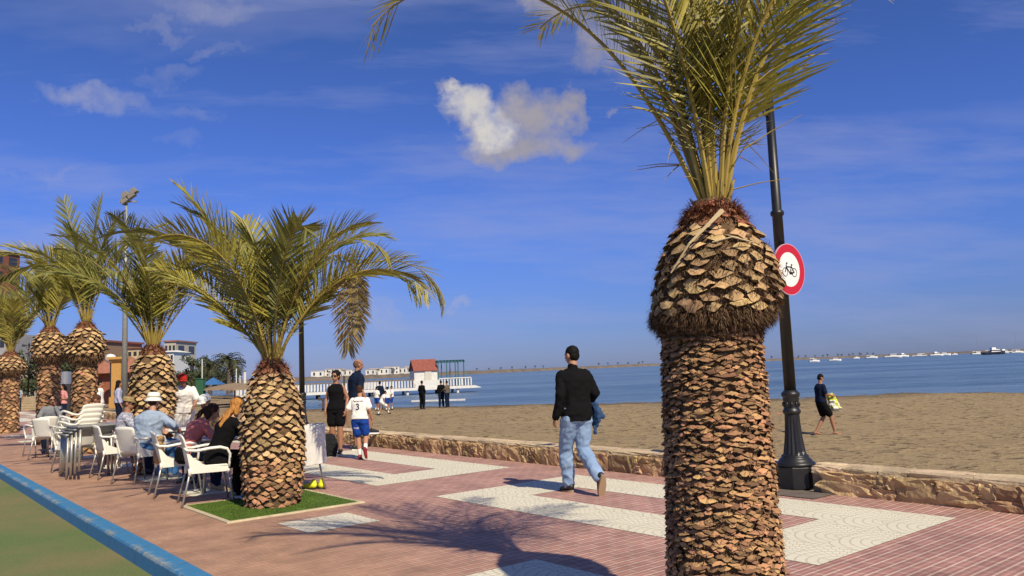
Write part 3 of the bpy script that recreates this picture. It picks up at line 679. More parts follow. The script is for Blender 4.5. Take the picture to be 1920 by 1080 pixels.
PR4 = [(-.1, .3), (0, .3), (2.0, .27), (2.1, .33), (2.2, .42), (2.4, .43), (2.65, .35), (2.82, .22), (2.92, .12), (3.1, .1)]
palm('fourth palm from the right with wide swollen collar, behind the stacked tables', 20.05, PR4, 2.12, 2.92, gen(10, (68, 82), (50, 90), (2.1, 2.7), ((150, 80, 3.1, 22, 2), (185, 70, 2.9, 110, 2), (30, 74, 3.0, 60, 2), (100, 84, 3.2, 30, 2))), (.13, .15), (.06, .07), (.03, .07), 4, ll=.48, lw=.035, nleaf=56, skirt=2.12)
PR5 = [(-.1, .32), (0, .32), (2.15, .29), (2.25, .35), (2.35, .44), (2.55, .44), (2.85, .36), (3.02, .22), (3.12, .12), (3.3, .1)]
palm('slim fifth palm from the right, its wide collar touching the palm beside it', 24.6, PR5, 2.27, 3.12, gen(10, (66, 80), (60, 100), (1.9, 2.4), ((180, 62, 2.8, 110, 2), (200, 55, 2.4, 90, 2))), (.14, .16), (.07, .075), (.03, .07), 5, ll=.46, lw=.04, nleaf=50, skirt=2.27)
PR6 = [(-.1, .34), (0, .34), (1.95, .31), (2.05, .4), (2.15, .5), (2.35, .47), (2.55, .34), (2.68, .2), (2.76, .13), (2.9, .1)]
palm('leftmost palm with short upright grey-green fronds, cut by the picture edge', 32.25, PR6, 2.07, 2.76, gen(16, (64, 82), (30, 70), (2.0, 2.5)), (.15, .17), (.08, .08), (.03, .07), 6, ll=.46, lw=.045, nleaf=46, skirt=2.07)

# ------------------------------------------------------------------ lamp posts
M_BLK = mat('black_iron', (.012, .012, .012), .42, var=.3, scale=12, bump=.15, bscale=60, bdist=.003)
def lamp_post(label, loc, yaw):
    o = thing('lamp_post', label, 'lamp post', loc, yaw, 'black lamp posts along the sea wall')
    b = MB(); e = []
    for z, r in ((0, .225), (.02, .235), (.25, .235), (.262, .222)): e.append([Vector((math.cos(2*PI*(k2+.5)/8)*r, math.sin(2*PI*(k2+.5)/8)*r, z)) for k2 in range(8)])
    b.ring(e); p = b.build('base', M_BLK, o, bevel=.004)
    b2_ = MB(); fy = -.22
    for x, z, w, h in ((0, .205, .13, .012), (0, .125, .13, .012), (-.065, .165, .012, .08), (.065, .165, .012, .08)): b2_.box((x, fy, z), (w, .012, h))
    b2_.build('hatch_frame', M_BLK, p)
    b = MB(); b.lathe([(.26, .215), (.275, .225), (.30, .215), (.31, .19), (.325, .185), (.345, .165), (.36, .15), (.375, .155), (.385, .14)], 32); b.build('moulding', M_BLK, o, smooth=True)
    b = MB(); b.lathe([(.38, .132), (.42, .125), (.5, .112), (.62, .097), (.74, .088), (.86, .083)], 32, fl=(.4, .85)); b.build('fluted_column', M_BLK, o)
    b = MB(); b.lathe([(.85, .09), (.87, .102), (.89, .104), (.905, .09), (.93, .086), (1.0, .086), (1.02, .095), (1.04, .088), (1.055, .1), (1.08, .108), (1.10, .10), (1.115, .082), (1.13, .07)], 28)
    for k2 in range(10):
        a = 2*PI*k2/10; b.ell((math.cos(a)*.088, math.sin(a)*.088, .965), (.018, .018, .03), seg=8)
    b.build('collar', M_BLK, o, smooth=True)
    b = MB(); b.lathe([(1.12, .068), (3.20, .06), (3.21, .075), (3.235, .08), (3.26, .075), (3.27, .056), (4.85, .05), (4.88, .07), (4.92, .07), (4.95, .03), (5.05, .008)], 24); b.build('shaft', M_BLK, o, smooth=True)
    for sg in (-1,):
        b = MB(); b.tube([(0, 0, 4.78), (.35*sg, 0, 4.80), (.85*sg, 0, 4.80)], .028, 8)
        b.tube([(.06*sg, 0, 4.42), (.2*sg, 0, 4.50), (.32*sg, 0, 4.62), (.42*sg, 0, 4.76)], .015, 6)
        b.tube([(.42*sg+.09*math.cos(t)*sg, 0, 4.67+.09*math.sin(t)) for t in [q*.6 for q in range(10)]], .010, 6)
        b.lathe([(4.80, .02), (4.84, .03), (4.88, .012), (4.95, .003)], 10, (.78*sg, 0, 0))
        b.lathe([(4.68, .10), (4.70, .12), (4.74, .10), (4.78, .03)], 14, (.70*sg, 0, 0))
        b.build('arm', M_BLK, o, smooth=True)
    return o
LP = at(1495, 915); lp1 = lamp_post('tall black lamp post with fluted foot, just right of the nearest palm', LP, AL)
q2 = Vector((0, 0, 0)); s2 = 18.9
lp2 = lamp_post('black lamp post rising behind the pineapple-trunk palm, its arm poking out of the fronds', sv(s2, 8.45), AL)
lp3 = lamp_post('distant black lamp post between the two leftmost palm trunks', Vector((atd(52, 764, 62).x, 62, 0)), AL+R(50))

# ------------------------------------------------------------------ road sign on the post
zs = atd(1483, 504, 9.3).z
sg_ = thing('road_sign', 'round red and white no-bicycles sign mounted on the black lamp post', 'road sign', (LP.x, LP.y, zs), AL+R(-2))
# local -Y looks along the promenade towards the viewer
def disc(b, r, y0, y1, seg=64, r_in=0):
    if r_in == 0: b.ring([[(math.cos(2*PI*k2/seg)*r, y, math.sin(2*PI*k2/seg)*r) for k2 in range(seg)] for y in (y0, y1)])
    else:
        b.ring([[(math.cos(2*PI*k2/seg)*q, y, math.sin(2*PI*k2/seg)*q) for k2 in range(seg)] for q, y in ((r_in, y0), (r, y0), (r, y1), (r_in, y1), (r_in, y0))], caps=False)
b = MB(); disc(b, .305, -.095, -.110); b.build('plate', mat('sign_white', (.80, .79, .74), .4), sg_)
b = MB(); disc(b, .298, -.1105, -.1135, r_in=.207); b.build('red_border', mat('sign_red', (.50, .012, .025), .4), sg_)
b = MB(); disc(b, .307, -.094, -.112, r_in=.299); b.build('rim', mat('sign_rim', (.6, .35, .42), .4), sg_)
b = MB()
def ln(p, q, w=.0065):
    p = Vector((p[0], 0, p[1])); q = Vector((q[0], 0, q[1])); d = (q-p).normalized(); n_ = Vector((-d.z, 0, d.x))*w
    b.add([Vector((v.x, y, v.z)) for y in (-.111, -.1135) for v in (p-n_, p+n_, q+n_, q-n_)], [(0, 1, 2, 3), (7, 6, 5, 4), (0, 4, 5, 1), (1, 5, 6, 2), (2, 6, 7, 3), (3, 7, 4, 0)])
for cx in (-.088, .092):
    b.ring([[(cx+math.cos(2*PI*k2/30)*q, y, -.035+math.sin(2*PI*k2/30)*q) for k2 in range(30)] for q, y in ((.046, -.111), (.053, -.111), (.053, -.1135), (.046, -.1135), (.046, -.111))], caps=False)
for p, q in (((-.088, -.035), (-.058, .045)), ((-.06, .04), (-.055, .075)), ((-.055, .075), (-.03, .073)), ((-.058, .03), (.045, .028)), ((-.058, .022), (.005, -.045)), ((.005, -.045), (.048, .055)), ((.005, -.045), (.092, -.035)), ((.045, .028), (.092, -.035)), ((.035, .058), (.062, .055))): ln(p, q)
ln((-.005, -.045), (.06, -.045), .014)
b.build('bicycle_symbol', mat('sign_black', (.01, .01, .01), .5), sg_)
b = MB(); b.box((0, -.04, .06), (.03, .11, .03)); b.build('bracket', M_BLK, sg_)
b = MB(); b.box((0, -.04, -.06), (.03, .11, .03)); b.build('bracket', M_BLK, sg_)

# ------------------------------------------------------------------ people
def skin(n, c): return mat('skin_'+n, c, .55, var=.08, scale=20)
SK = {'mid': skin('mid', (.42, .215, .125)), 'tan': skin('tan', (.34, .16, .085)), 'pale': skin('pale', (.50, .28, .18))}
def cloth(n, c, var=.12, rough=.95): return mat('cloth_'+n, c, rough, var=var, scale=9, bump=.3, bscale=120, bdist=.002, spec=.12)
M_DARKLENS = mat('lens', (.01, .01, .012), .15)
M_EYE = mat('eye', (.02, .012, .01), .3)
M_LIP = mat('lip', (.30, .10, .075), .6)
def hair(n, c): return mat('hair_'+n, c, .7, var=.4, scale=30, bump=.5, bscale=60, bdist=.005, spec=.15)

TS = bpy.data.scenes.new('work')
def get_dg():
    with bpy.context.temp_override(scene=TS, view_layer=TS.view_layers[0]):
        d = bpy.context.evaluated_depsgraph_get(); d.update(); return d
def evald(t):
    TS.collection.objects.link(t); dg = get_dg(); out = bpy.data.meshes.new_from_object(t.evaluated_get(dg)); bpy.data.objects.remove(t); return out
def voxel(b, vox, name, mats, parent, smooth=4, wr=0.0, wf=9.0, seed=0, stretch=(1, 1, 1), colf=None):
    me = b.mesh('tmp', [mats[0]]); bm = bmesh.new(); bm.from_mesh(me); bmesh.ops.recalc_face_normals(bm, faces=bm.faces); bm.to_mesh(me); bm.free()
    t = bpy.data.objects.new('tmp', me)
    r = t.modifiers.new('r', 'REMESH'); r.mode = 'VOXEL'; r.voxel_size = vox; r.use_smooth_shade = True
    if smooth:
        s_ = t.modifiers.new('s', 'SMOOTH'); s_.iterations = smooth; s_.factor = .5
    out = evald(t); bpy.data.meshes.remove(me)
    out.materials.clear()
    for m_ in mats: out.materials.append(m_)
    out.name = name
    if wr:
        nv = len(out.vertices); cos = [0.0]*(3*nv); nos = [0.0]*(3*nv); out.vertices.foreach_get('co', cos); out.vertices.foreach_get('normal', nos)
        for i in range(nv):
            c = Vector(cos[3*i:3*i+3]); q = Vector((c.x*wf*stretch[0], c.y*wf*stretch[1], c.z*wf*stretch[2]))
            a = 1-abs(noise.noise(q+Vector((seed, 0, 0))))*2.4; a2 = noise.noise(q*2.3+Vector((0, seed, 0)))
            k2 = wr*(a*.8+a2*.5-.3)
            for j in range(3): cos[3*i+j] += nos[3*i+j]*k2
        out.vertices.foreach_set('co', cos)
    out.polygons.foreach_set('use_smooth', [True]*len(out.polygons))
    if colf:
        idx = [colf(p.center) for p in out.polygons]; out.polygons.foreach_set('material_index', idx)
    out.update(); o = bpy.data.objects.new(name, out); C.objects.link(o); o.parent = parent
    return o

STAND = dict(P=(0, 0, .93), N=(0, -.01, 1.46), hipw=.088, kL=(-.10, .02, .50), kR=(.10, .02, .50), aL=(-.11, -.02, .08), aR=(.11, -.02, .08), fL=None, fR=None,
             eL=(-.235, -.03, 1.14), eR=(.235, -.03, 1.14), wL=(-.25, .05, .89), wR=(.25, .05, .89), tw=0, hy=0, hp=0, hr=0)
SIT = dict(P=(0, -.02, .56), N=(0, .02, 1.08), hipw=.09, kL=(-.12, .42, .53), kR=(.12, .42, .53), aL=(-.12, .40, .09), aR=(.12, .40, .09),
           eL=(-.24, .10, .82), eR=(.24, .10, .82), wL=(-.17, .32, .76), wR=(.17, .32, .76), tw=0, hy=0, hp=0, hr=0)

def person(label, loc, yaw, H, pose, skinm='mid', top=None, bot=None, shoe=None, hairc=None, hairs_='short', hat=None, glasses=False, fem=False, vox=.010, sock=None, group=None, z=0.0, fat=1.0, wr=.006, base=None, face=True, cat='person'):
    """yaw: direction the person faces, degrees anticlockwise from +Y"""
    J = dict(STAND if base is None else base); J.update(pose)
    root = thing('person', label, cat, (loc[0], loc[1], z), R(yaw), group); sc = H/1.75; root.scale = (sc, sc, sc)
    V = lambda k2: Vector(J[k2])
    P, N_ = V('P'), V('N'); up = (N_-P).normalized()
    Rt = Vector((1, 0, 0)); Rp = (Rt-up*Rt.dot(up)).normalized()
    tw = R(J['tw']); Rs = Matrix.Rotation(tw, 3, up) @ Rp
    sw = .148 if fem else .166
    shL, shR = N_-up*.078-Rs*sw, N_-up*.078+Rs*sw
    hd = N_+Vector((0, .025, .155)) if J.get('hd') is None else V('hd')
    HR = Matrix.Rotation(R(J['hy']), 3, 'Z') @ Matrix.Rotation(R(J['hp']), 3, 'X') @ Matrix.Rotation(R(J['hr']), 3, 'Y')
    L_ = (N_-P).length; k_ = L_/.53
    def torso(b, inf, t0=-.16, t1=1.03, ext=0, flare=0):
        if fem: T = [(-.16, .135, .10), (0, .172, .115), (.12, .165, .11), (.36, .128, .092), (.55, .142, .105), (.70, .155, .128), (.82, .158, .10), (.89, .135, .085), (.94, .10, .07), (.99, .065, .055), (1.06, .05, .05)]
        else: T = [(-.16, .125, .10), (0, .165, .115), (.15, .160, .11), (.36, .150, .105), (.55, .162, .115), (.72, .178, .125), (.84, .176, .108), (.90, .150, .09), (.95, .108, .075), (.99, .07, .06), (1.06, .055, .055)]
        secs = []
        pts = [q for q in T if q[0] >= t0 and q[0] <= t1]
        if ext: pts = [(t0-.0, pts[0][1], pts[0][2])]+pts if pts[0][0] > t0 else pts
        for i, (t, hw, hd_) in enumerate(pts):
            rr_ = Matrix.Rotation(tw*max(0, min(1, t)), 3, up) @ Rp; fw = up.cross(rr_)
            fl_ = flare*max(0, (.35-t)) if flare else 0
            bend = fw*(-.035*math.sin(PI*max(0, min(1, t))))*J.get('hunch', .4)
            secs.append((P+(N_-P)*t+bend, rr_, fw, hw*fat*(1 if t < .9 else 1/fat)+inf+fl_, hd_*fat*(1 if t < .9 else 1/fat)+inf+fl_))
        b.loft(secs, 24)
    def arm(b, s_, inf, t):
        sh, e, w = (shL, V('eL'), V('wL')) if s_ < 0 else (shR, V('eR'), V('wR'))
        f_ = .88 if fem else 1.0
        b.ell(sh+Vector((0, 0, -.012)), (.050*f_+inf*.8,)*3, seg=12)
        if t <= 1: b.cap(sh, .050*f_+inf*.8, sh.lerp(e, t), (.050-.010*t)*f_+inf*1.3)
        else:
            b.cap(sh, .050*f_+inf*.8, e, .040*f_+inf*.9); b.cap(e, .040*f_+inf*.9, e.lerp(w, t-1), (.040-.013*(t-1))*f_+inf)
    def leg(b, s_, inf, t, inf2=None):
        inf2 = inf if inf2 is None else inf2
        h = P+Rp*J['hipw']*s_-up*.03; kn, an = (V('kL'), V('aL')) if s_ < 0 else (V('kR'), V('aR')); f_ = 1.0*fat**.5
        if t <= 1: b.cap(h, .092*f_+inf, h.lerp(kn, t), (.092-.034*t)*f_+inf2, 14)
        else:
            b.cap(h, .092*f_+inf, kn, .058*f_+inf, 14); b.cap(kn, .057*f_+inf, kn.lerp(an, .35), .056*f_+inf2, 14)
            e_ = kn.lerp(an, t-1); b.cap(kn.lerp(an, .35), .056*f_+inf2, e_, (.056-.02*(t-1))*f_+inf2, 14)
    def footdir(s_):
        f_ = J.get('fL' if s_ < 0 else 'fR')
        return Vector(f_).normalized() if f_ else Vector((.12*s_, 1, -.12)).normalized()
    # ---- body
    b = MB(); torso(b, 0)
    b.cap(N_-up*.03, .058, hd-Vector((0, .015, .045)), .050)
    def he(c, r): b.ell(hd+HR @ Vector(c), r, HR)
    he((0, -.008, .018), (.074, .090, .092)); he((0, .022, -.04), (.056, .062, .066)); he((0, .05, -.075), (.030, .030, .025))
    b.cap(hd+HR @ Vector((0, .082, .005)), .009, hd+HR @ Vector((0, .103, -.026)), .013, 8)
    he((0, .085, -.052), (.024, .012, .008)); he((0, .076, .020), (.052, .012, .010))
    for s_ in (-1, 1): he((s_*.076, -.005, -.008), (.010, .020, .032))
    for s_ in (-1, 1):
        arm(b, s_, 0, 2.0); leg(b, s_, 0, 2.0)
        e, w = (V('eL'), V('wL')) if s_ < 0 else (V('eR'), V('wR'))
        hdn = J.get('hL' if s_ < 0 else 'hR'); d = Vector(hdn).normalized() if hdn else ((w-e).normalized()+Vector((0, .25, -.25))).normalized()
        inw = Vector((-s_, .15, 0)); inw = (inw-d*inw.dot(d)).normalized(); ac = d.cross(inw)
        if vox > .014: b.cap(w, .027, w+d*.14, .018)
        else:
            b.loft([(w, ac, inw, .024, .020), (w+d*.03, ac, inw, .032, .017), (w+d*.085, ac, inw, .041, .014), (w+d*.095, ac, inw, .038, .011)], 12)
            for i, (o_, l) in enumerate(((-.030, .062), (-.010, .070), (.010, .066), (.030, .052))):
                p0 = w+d*.088+ac*o_; p1 = p0+(d+inw*.35).normalized()*l*.5; p2 = p1+(d*.6+inw*.8).normalized()*l*.5
                b.cap(p0, .0098, p1, .009, 6); b.cap(p1, .009, p2, .0075, 6)
            sg2 = -1 if (ac.dot(Vector((0, 1, 0))) < 0) else 1
            t0_ = w+d*.03+ac*sg2*.026; t1_ = t0_+(d*.7+ac*sg2*.7+inw*.3).normalized()*.038; b.cap(t0_, .012, t1_, .0105, 6); b.cap(t1_, .0105, t1_+(d*.9+inw*.5).normalized()*.03, .009, 6)
        an = V('aL' if s_ < 0 else 'aR'); fd = footdir(s_)
        sh_ = an-(an-(V('kL') if s_ < 0 else V('kR'))).normalized()*0
        dn = fd.cross(Vector((1, 0, 0))); dn = dn if dn.z < 0 else -dn
        b.cap(an, .036, an+dn*.03-fd*.035, .034); b.cap(an+dn*.02, .036, an+dn*.045+fd*.12, .026); b.cap(an+dn*.045+fd*.10, .030, an+dn*.05+fd*.165, .020)
        if s_: J['_f%d' % s_] = (an, fd, dn)
    body = voxel(b, vox*.8, 'body', [SK[skinm]], root, smooth=2)
    # ---- legs clothing
    if bot:
        m_, ln_ = bot[0], bot[1]; infl = bot[2] if len(bot) > 2 else .014; fl = bot[3] if len(bot) > 3 else infl
        b = MB(); torso(b, infl*.8, -.16, .16)
        for s_ in (-1, 1): leg(b, s_, infl, ln_, fl)
        tr = voxel(b, vox, bot[4] if len(bot) > 4 else ('trousers' if ln_ > 1.4 else 'shorts'), [m_], root, smooth=3, wr=wr*1.3, wf=8, seed=3, stretch=(1, 1, 1.2))
    if top:
        m_, sl_ = top[0], top[1]; t0 = top[2] if len(top) > 2 else -.16; infl = top[3] if len(top) > 3 else .014
        b = MB(); torso(b, infl, t0, 1.0, flare=.03)
        if sl_:
            for s_ in (-1, 1): arm(b, s_, infl*.9, sl_)
        elif not J.get('bare'):
            for s_ in (-1, 1): b.cap(N_-up*.11+Rs*s_*.10, .05, N_-up*.02+Rs*s_*.075, .05)
        if len(top) > 4 and top[4]: b.cap(N_-up*.015, .068, N_+up*.03+Vector((0, .008, 0)), .060)
        sh_o = voxel(b, vox, 'shirt', [m_] if not isinstance(m_, list) else m_, root, smooth=3, wr=wr, wf=8, seed=11, stretch=(1, 1, 1.2), colf=top[5] if len(top) > 5 else None)
    else: sh_o = None
    # ---- socks, shoes
    for s_ in (-1, 1):
        an, fd, dn = J['_f%d' % s_]; kn = V('kL' if s_ < 0 else 'kR')
        if sock:
            b = MB(); b.cap(kn.lerp(an, sock[1]), .055, an, .041, 12); voxel(b, max(vox, .008), 'sock', [sock[0]], root, smooth=1)
        if shoe:
            sm_ = shoe[0]
            b = MB(); b.cap(an+Vector((0, 0, 0)), .046, an+dn*.025-fd*.04, .044); b.cap(an+dn*.022, .046, an+dn*.045+fd*.12, .038); b.cap(an+dn*.045+fd*.09, .042, an+dn*.05+fd*.17, .030)
            so_ = voxel(b, max(vox*.8, .007), 'shoe', [sm_], root, smooth=2)
            if len(shoe) > 1:
                ac = fd.cross(dn).normalized(); b = MB(); c0 = an+dn*.082
                b.ring([[c0+fd*(.065+.145*math.cos(q))+ac*(.046+.006*math.cos(q))*math.sin(q)+dn*dz for q in [2*PI*k2/20 for k2 in range(20)]] for dz in (-.016, .012)])
                b.build('sole', shoe[1], so_, smooth=False)
    # ---- hair / hat / face
    hm = hairc
    if hairs_ and hm:
        b = MB()
        def hh(c, r): b.ell(hd+HR @ Vector(c), r, HR)
        if hairs_ == 'short': hh((0, -.014, .034), (.080, .087, .083)); hh((0, -.040, -.005), (.072, .058, .072))
        elif hairs_ == 'crop': hh((0, -.017, .028), (.077, .087, .086)); hh((0, -.04, 0), (.070, .056, .06))
        elif hairs_ == 'bald': hh((0, -.0185, .020), (.0775, .085, .078)); hh((0, -.04, -.01), (.068, .053, .055))
        elif hairs_ == 'curly':
            rr_ = random.Random(4); hh((0, -.02, .035), (.088, .092, .088)); hh((0, -.05, -.02), (.078, .06, .08))
            for i in range(34):
                a, e_ = rr_.uniform(0, 2*PI), rr_.uniform(-.2, 1.5); hh((math.cos(a)*math.cos(e_)*.08, -.025+math.sin(a)*math.cos(e_)*.078, .035+math.sin(e_)*.08), (.024,)*3)
        else:
            hh((0, -.022, .034), (.086, .092, .088)); hh((0, -.05, -.03), (.080, .062, .09))
            for s_ in (-1, 1): b.cap(hd+HR @ Vector((s_*.070, -.01, .02)), .028, hd+HR @ Vector((s_*.072, -.035, -.10)), .03)
            if hairs_ == 'long':
                bk = N_-up*.20+up.cross(Rs)*-.12
                for o_ in (-.10, -.07, -.035, 0, .035, .07, .10):
                    b.cap(hd+HR @ Vector((o_*.7, -.075, -.03)), .036, bk+Rs*o_*1.0+Vector((0, 0, -.06*math.cos(o_*40))), .018)
            if hairs_ == 'tail':
                b.cap(hd+HR @ Vector((0, -.11, .01)), .03, hd+HR @ Vector((0, -.15, -.08)), .036); b.cap(hd+HR @ Vector((0, -.15, -.08)), .036, hd+HR @ Vector((0, -.14, -.24)), .014)
        voxel(b, max(.007, vox*.8), 'hair', [hm], root, smooth=1, wr=.006, wf=26, seed=2, stretch=(1, 1, .35))
    if hat:
        b = MB(); c = hd+HR @ Vector((0, -.012, .052))
        tilt = HR @ Matrix.Rotation(R(-4), 3, 'X')
        if hat[0] == 'bucket':
            lathe_hat(b, c, hat[2] if len(hat) > 2 else .150, .092, .095, rot=tilt, droop=.04); ho = b.build('hat', hat[1], root, smooth=True)
            b = MB(); b.ring([[c+tilt @ Vector((math.cos(2*PI*k2/24)*r_, math.sin(2*PI*k2/24)*r_*1.12, z_)) for k2 in range(24)] for z_, r_ in ((.010, .0985), (.034, .0965), (.034, .0945), (.010, .0965), (.010, .0985))], caps=False)
            b.build('hat_band', mat('hat_band', (.42, .38, .28), .8), ho)
        else:
            lathe_hat(b, c, .096, .090, .066, rot=tilt, droop=0)
            pk = [tilt @ Vector((math.sin(q)*.078, .085+math.cos(q)*.085, -.004-.012*abs(math.sin(q)))) for q in [R(-90+15*i) for i in range(13)]]
            b.add([c+q+tilt @ Vector((0, 0, dz)) for dz in (-.004, .003) for q in pk]+[], [tuple(range(12, -1, -1)), tuple(range(13, 26))]+[(i, i+1, i+14, i+13) for i in range(12)])
            b.build('cap', hat[1], root, smooth=False)
    if face and vox < .014:
        b = MB()
        if glasses:
            for s_ in (-1, 1): b.ell(hd+HR @ Vector((s_*.033, .086, .006)), (.029, .008, .020), HR, 12); b.cap(hd+HR @ Vector((s_*.062, .078, .010)), .004, hd+HR @ Vector((s_*.081, .0, .008)), .004, 6)
            b.cap(hd+HR @ Vector((-.012, .092, .010)), .004, hd+HR @ Vector((.012, .092, .010)), .004, 6)
            b.build('sunglasses', M_DARKLENS, root, smooth=True)
        else:
            for s_ in (-1, 1):
                b = MB(); b.ell(hd+HR @ Vector((s_*.031, .074, .003)), (.012, .008, .007), HR, 10); b.build('eye', M_EYE, root, smooth=True)
        b = MB(); b.ell(hd+HR @ Vector((0, .092, -.052)), (.022, .008, .0065), HR, 10); b.build('mouth', M_LIP, root, smooth=True)
    root['_sc'] = sc; del root['_sc']
    return root, sh_o

def decal(o, txt, size, cx, cz, m_, name='lettering', back=True, sp=1.0):
    """letters sewn on cloth: a font outline laid onto the shirt mesh"""
    cu = bpy.data.curves.new('t', 'FONT'); cu.body = txt; cu.size = size; cu.align_x = 'CENTER'; cu.align_y = 'CENTER'; cu.space_character = sp; cu.offset = size*.02
    t = bpy.data.objects.new('t', cu); me = evald(t)
    bm = bmesh.new(); bm.from_mesh(me); bmesh.ops.subdivide_edges(bm, edges=bm.edges, cuts=1)
    tree = BVHTree.FromPolygons([v.co for v in o.data.vertices], [tuple(p.vertices) for p in o.data.polygons])
    s_ = -1 if back else 1
    for v in bm.verts:
        x, z = cx+v.co.x*(1 if back else -1), cz+v.co.y
        hit = tree.ray_cast(Vector((x, s_*2.0, z)), Vector((0, -s_, 0)))[0]
        v.co = (hit+Vector((0, s_*.004, 0))) if hit else Vector((x, s_*.1, z))
    bm.to_mesh(me); bm.free(); me.materials.clear(); me.materials.append(m_)
    q = bpy.data.objects.new(name, me); C.objects.link(q); q.parent = o; me.name = name
    return q
WHITE = cloth('white', (.80, .78, .70)); BLACK = cloth('black', (.006, .006, .0065)); NAVY = cloth('navy', (.008, .014, .034)); BLUE = cloth('royal', (.012, .055, .28))
JEAN = mat('denim', (.15, .24, .39), .95, col2=(.29, .40, .56), scale=2.5, bump=.3, bscale=150, bdist=.002)
SHOEB = mat('shoe_black', (.015, .015, .016), .5); SOLEW = mat('sole_white', (.75, .74, .70), .6); SOLET = mat('sole_tan', (.38, .26, .15), .8)
HB = hair('black', (.006, .005, .0045)); HBR = hair('brown', (.045, .022, .012)); HBL = hair('blonde', (.42, .19, .05)); HAUB = hair('chestnut', (.09, .04, .02))

A = at(1088, 926)
man, _ = person('man walking away in a black sweater and pale blue jeans, one heel raised', (A.x, A.y+.03), 22, 1.76,
    dict(P=(0, 0, .93), N=(0, .03, 1.475), kL=(-.08, .17, .51), aL=(-.05, .19, .085), kR=(.08, .03, .50), aR=(.10, -.32, .21), fR=(.05, .42, -1), eL=(-.225, -.05, 1.16), wL=(-.25, .04, .90), eR=(.225, -.08, 1.17), wR=(.20, .12, 1.02), hR=(-.3, 1, 0), tw=0, hy=22, hp=-3),
    'mid', top=(BLACK, 1.97, -.16, .022, True), bot=(JEAN, 1.97, .024, .034), shoe=(SHOEB, SOLET), hairc=HB, vox=.0085, wr=.010)
b = MB()   # jacket carried over the right forearm
b.loft([(Vector((.22, .02, 1.06)), Vector((1, 0, 0)), Vector((0, 1, 0)), .045, .12), (Vector((.245, .0, .98)), Vector((1, .2, 0)), Vector((0, 1, 0)), .05, .13), (Vector((.25, -.01, .88)), Vector((1, .3, 0)), Vector((0, 1, 0)), .04, .11), (Vector((.235, -.03, .78)), Vector((1, 0, 0)), Vector((0, 1, 0)), .025, .07)], 16)
b.cap((.26, .02, 1.0), .035, (.33, -.05, .90), .022); b.cap((.25, -.02, .95), .05, (.33, -.05, .88), .02); b.cap((.235, -.04, .85), .028, (.21, -.06, .70), .018)
jk = thing('jacket', 'dark blue jacket carried over the arm of the man in the black sweater', 'jacket', man.location, man.rotation_euler.z)
jm = voxel(b, .010, 'fabric', [cloth('jacketblue', (.03, .065, .14))], jk, smooth=2, wr=.016, wf=13, seed=5)

G = at(1544, 815, -.70)
person('barefoot young man in navy shirt and black shorts on the sand, looking down', (G.x, G.y), -82, 1.75,
    dict(kL=(-.09, .10, .51), aL=(-.09, -.17, .09), kR=(.09, .22, .52), aR=(.10, .30, .08), eL=(-.23, .04, 1.17), wL=(-.14, .27, 1.10), eR=(.23, .04, 1.17), wR=(.14, .27, 1.10), hL=(.3, 1, .1), hR=(-.3, 1, .1), hp=-18, N=(0, .02, 1.46)),
    'tan', top=(NAVY, .85, -.12, .016), bot=(BLACK, .78, .018, .034), hairc=HB, vox=.010, z=-.71)
bg_ = thing('bag', 'crumpled yellow and white bag held by the barefoot young man on the beach', 'bag', (G.x, G.y, -.71), R(-82))
b = MB(); b.loft([(Vector((0, .30, 1.16)), Vector((1, 0, 0)), Vector((0, 1, 0)), .05, .06), (Vector((0, .34, 1.05)), Vector((1, 0, 0)), Vector((0, 1, 0)), .08, .11), (Vector((0, .38, .90)), Vector((1, 0, 0)), Vector((0, 1, 0)), .09, .14), (Vector((0, .44, .74)), Vector((1, 0, 0)), Vector((0, 1, 0)), .10, .17), (Vector((0, .46, .66)), Vector((1, 0, 0)), Vector((0, 1, 0)), .06, .12)], 18)
voxel(b, .012, 'fabric', [mat('bag_yellow', (.55, .60, .06), .7), mat('bag_white', (.66, .66, .58), .7)], bg_, smooth=1, wr=.035, wf=8, seed=1, colf=lambda c: 0 if (c.z > .98 or (noise.noise(c*9) > .12 and c.z > .74)) else 1)

# --- the group walking by the wall
K = at(676, 862)
kid, ksh = person('boy running in white football shirt numbered 3 and blue shorts', (K.x, K.y), -8, 1.36,
    dict(P=(0, 0, .92), N=(.0, .04, 1.42), hd=(-.01, .07, 1.585), kL=(-.08, .10, .50), aL=(-.02, .03, .085), kR=(.10, .12, .53), aR=(.18, -.18, .24), fR=(.1, .35, -1), fL=(-.1, 1, -.3), eL=(-.27, -.06, 1.12), wL=(-.31, .02, .86), eR=(.25, -.05, 1.14), wR=(.27, .08, .90), hy=-4, hp=-4, tw=4),
    'mid', top=(WHITE, .72, -.05, .028), bot=(BLUE, .72, .024, .042), shoe=(mat('boot_red', (.22, .015, .02), .5),), hairc=HBR, sock=(WHITE, .22), vox=.0085, wr=.008)
INK = mat('ink_navy', (.02, .03, .10), .7)
decal(ksh, '3', .20, .0, 1.20, INK, 'number'); decal(ksh, 'Fernando', .066, .0, 1.335, INK, 'name_lettering')
sho = [o for o in ALLCH(kid) if o.name.startswith('shorts')][0]; decal(sho, 'CLUB', .05, -.075, .72, mat('ink_white', (.8, .8, .8), .7), 'lettering')
Wm = at(632, 851)
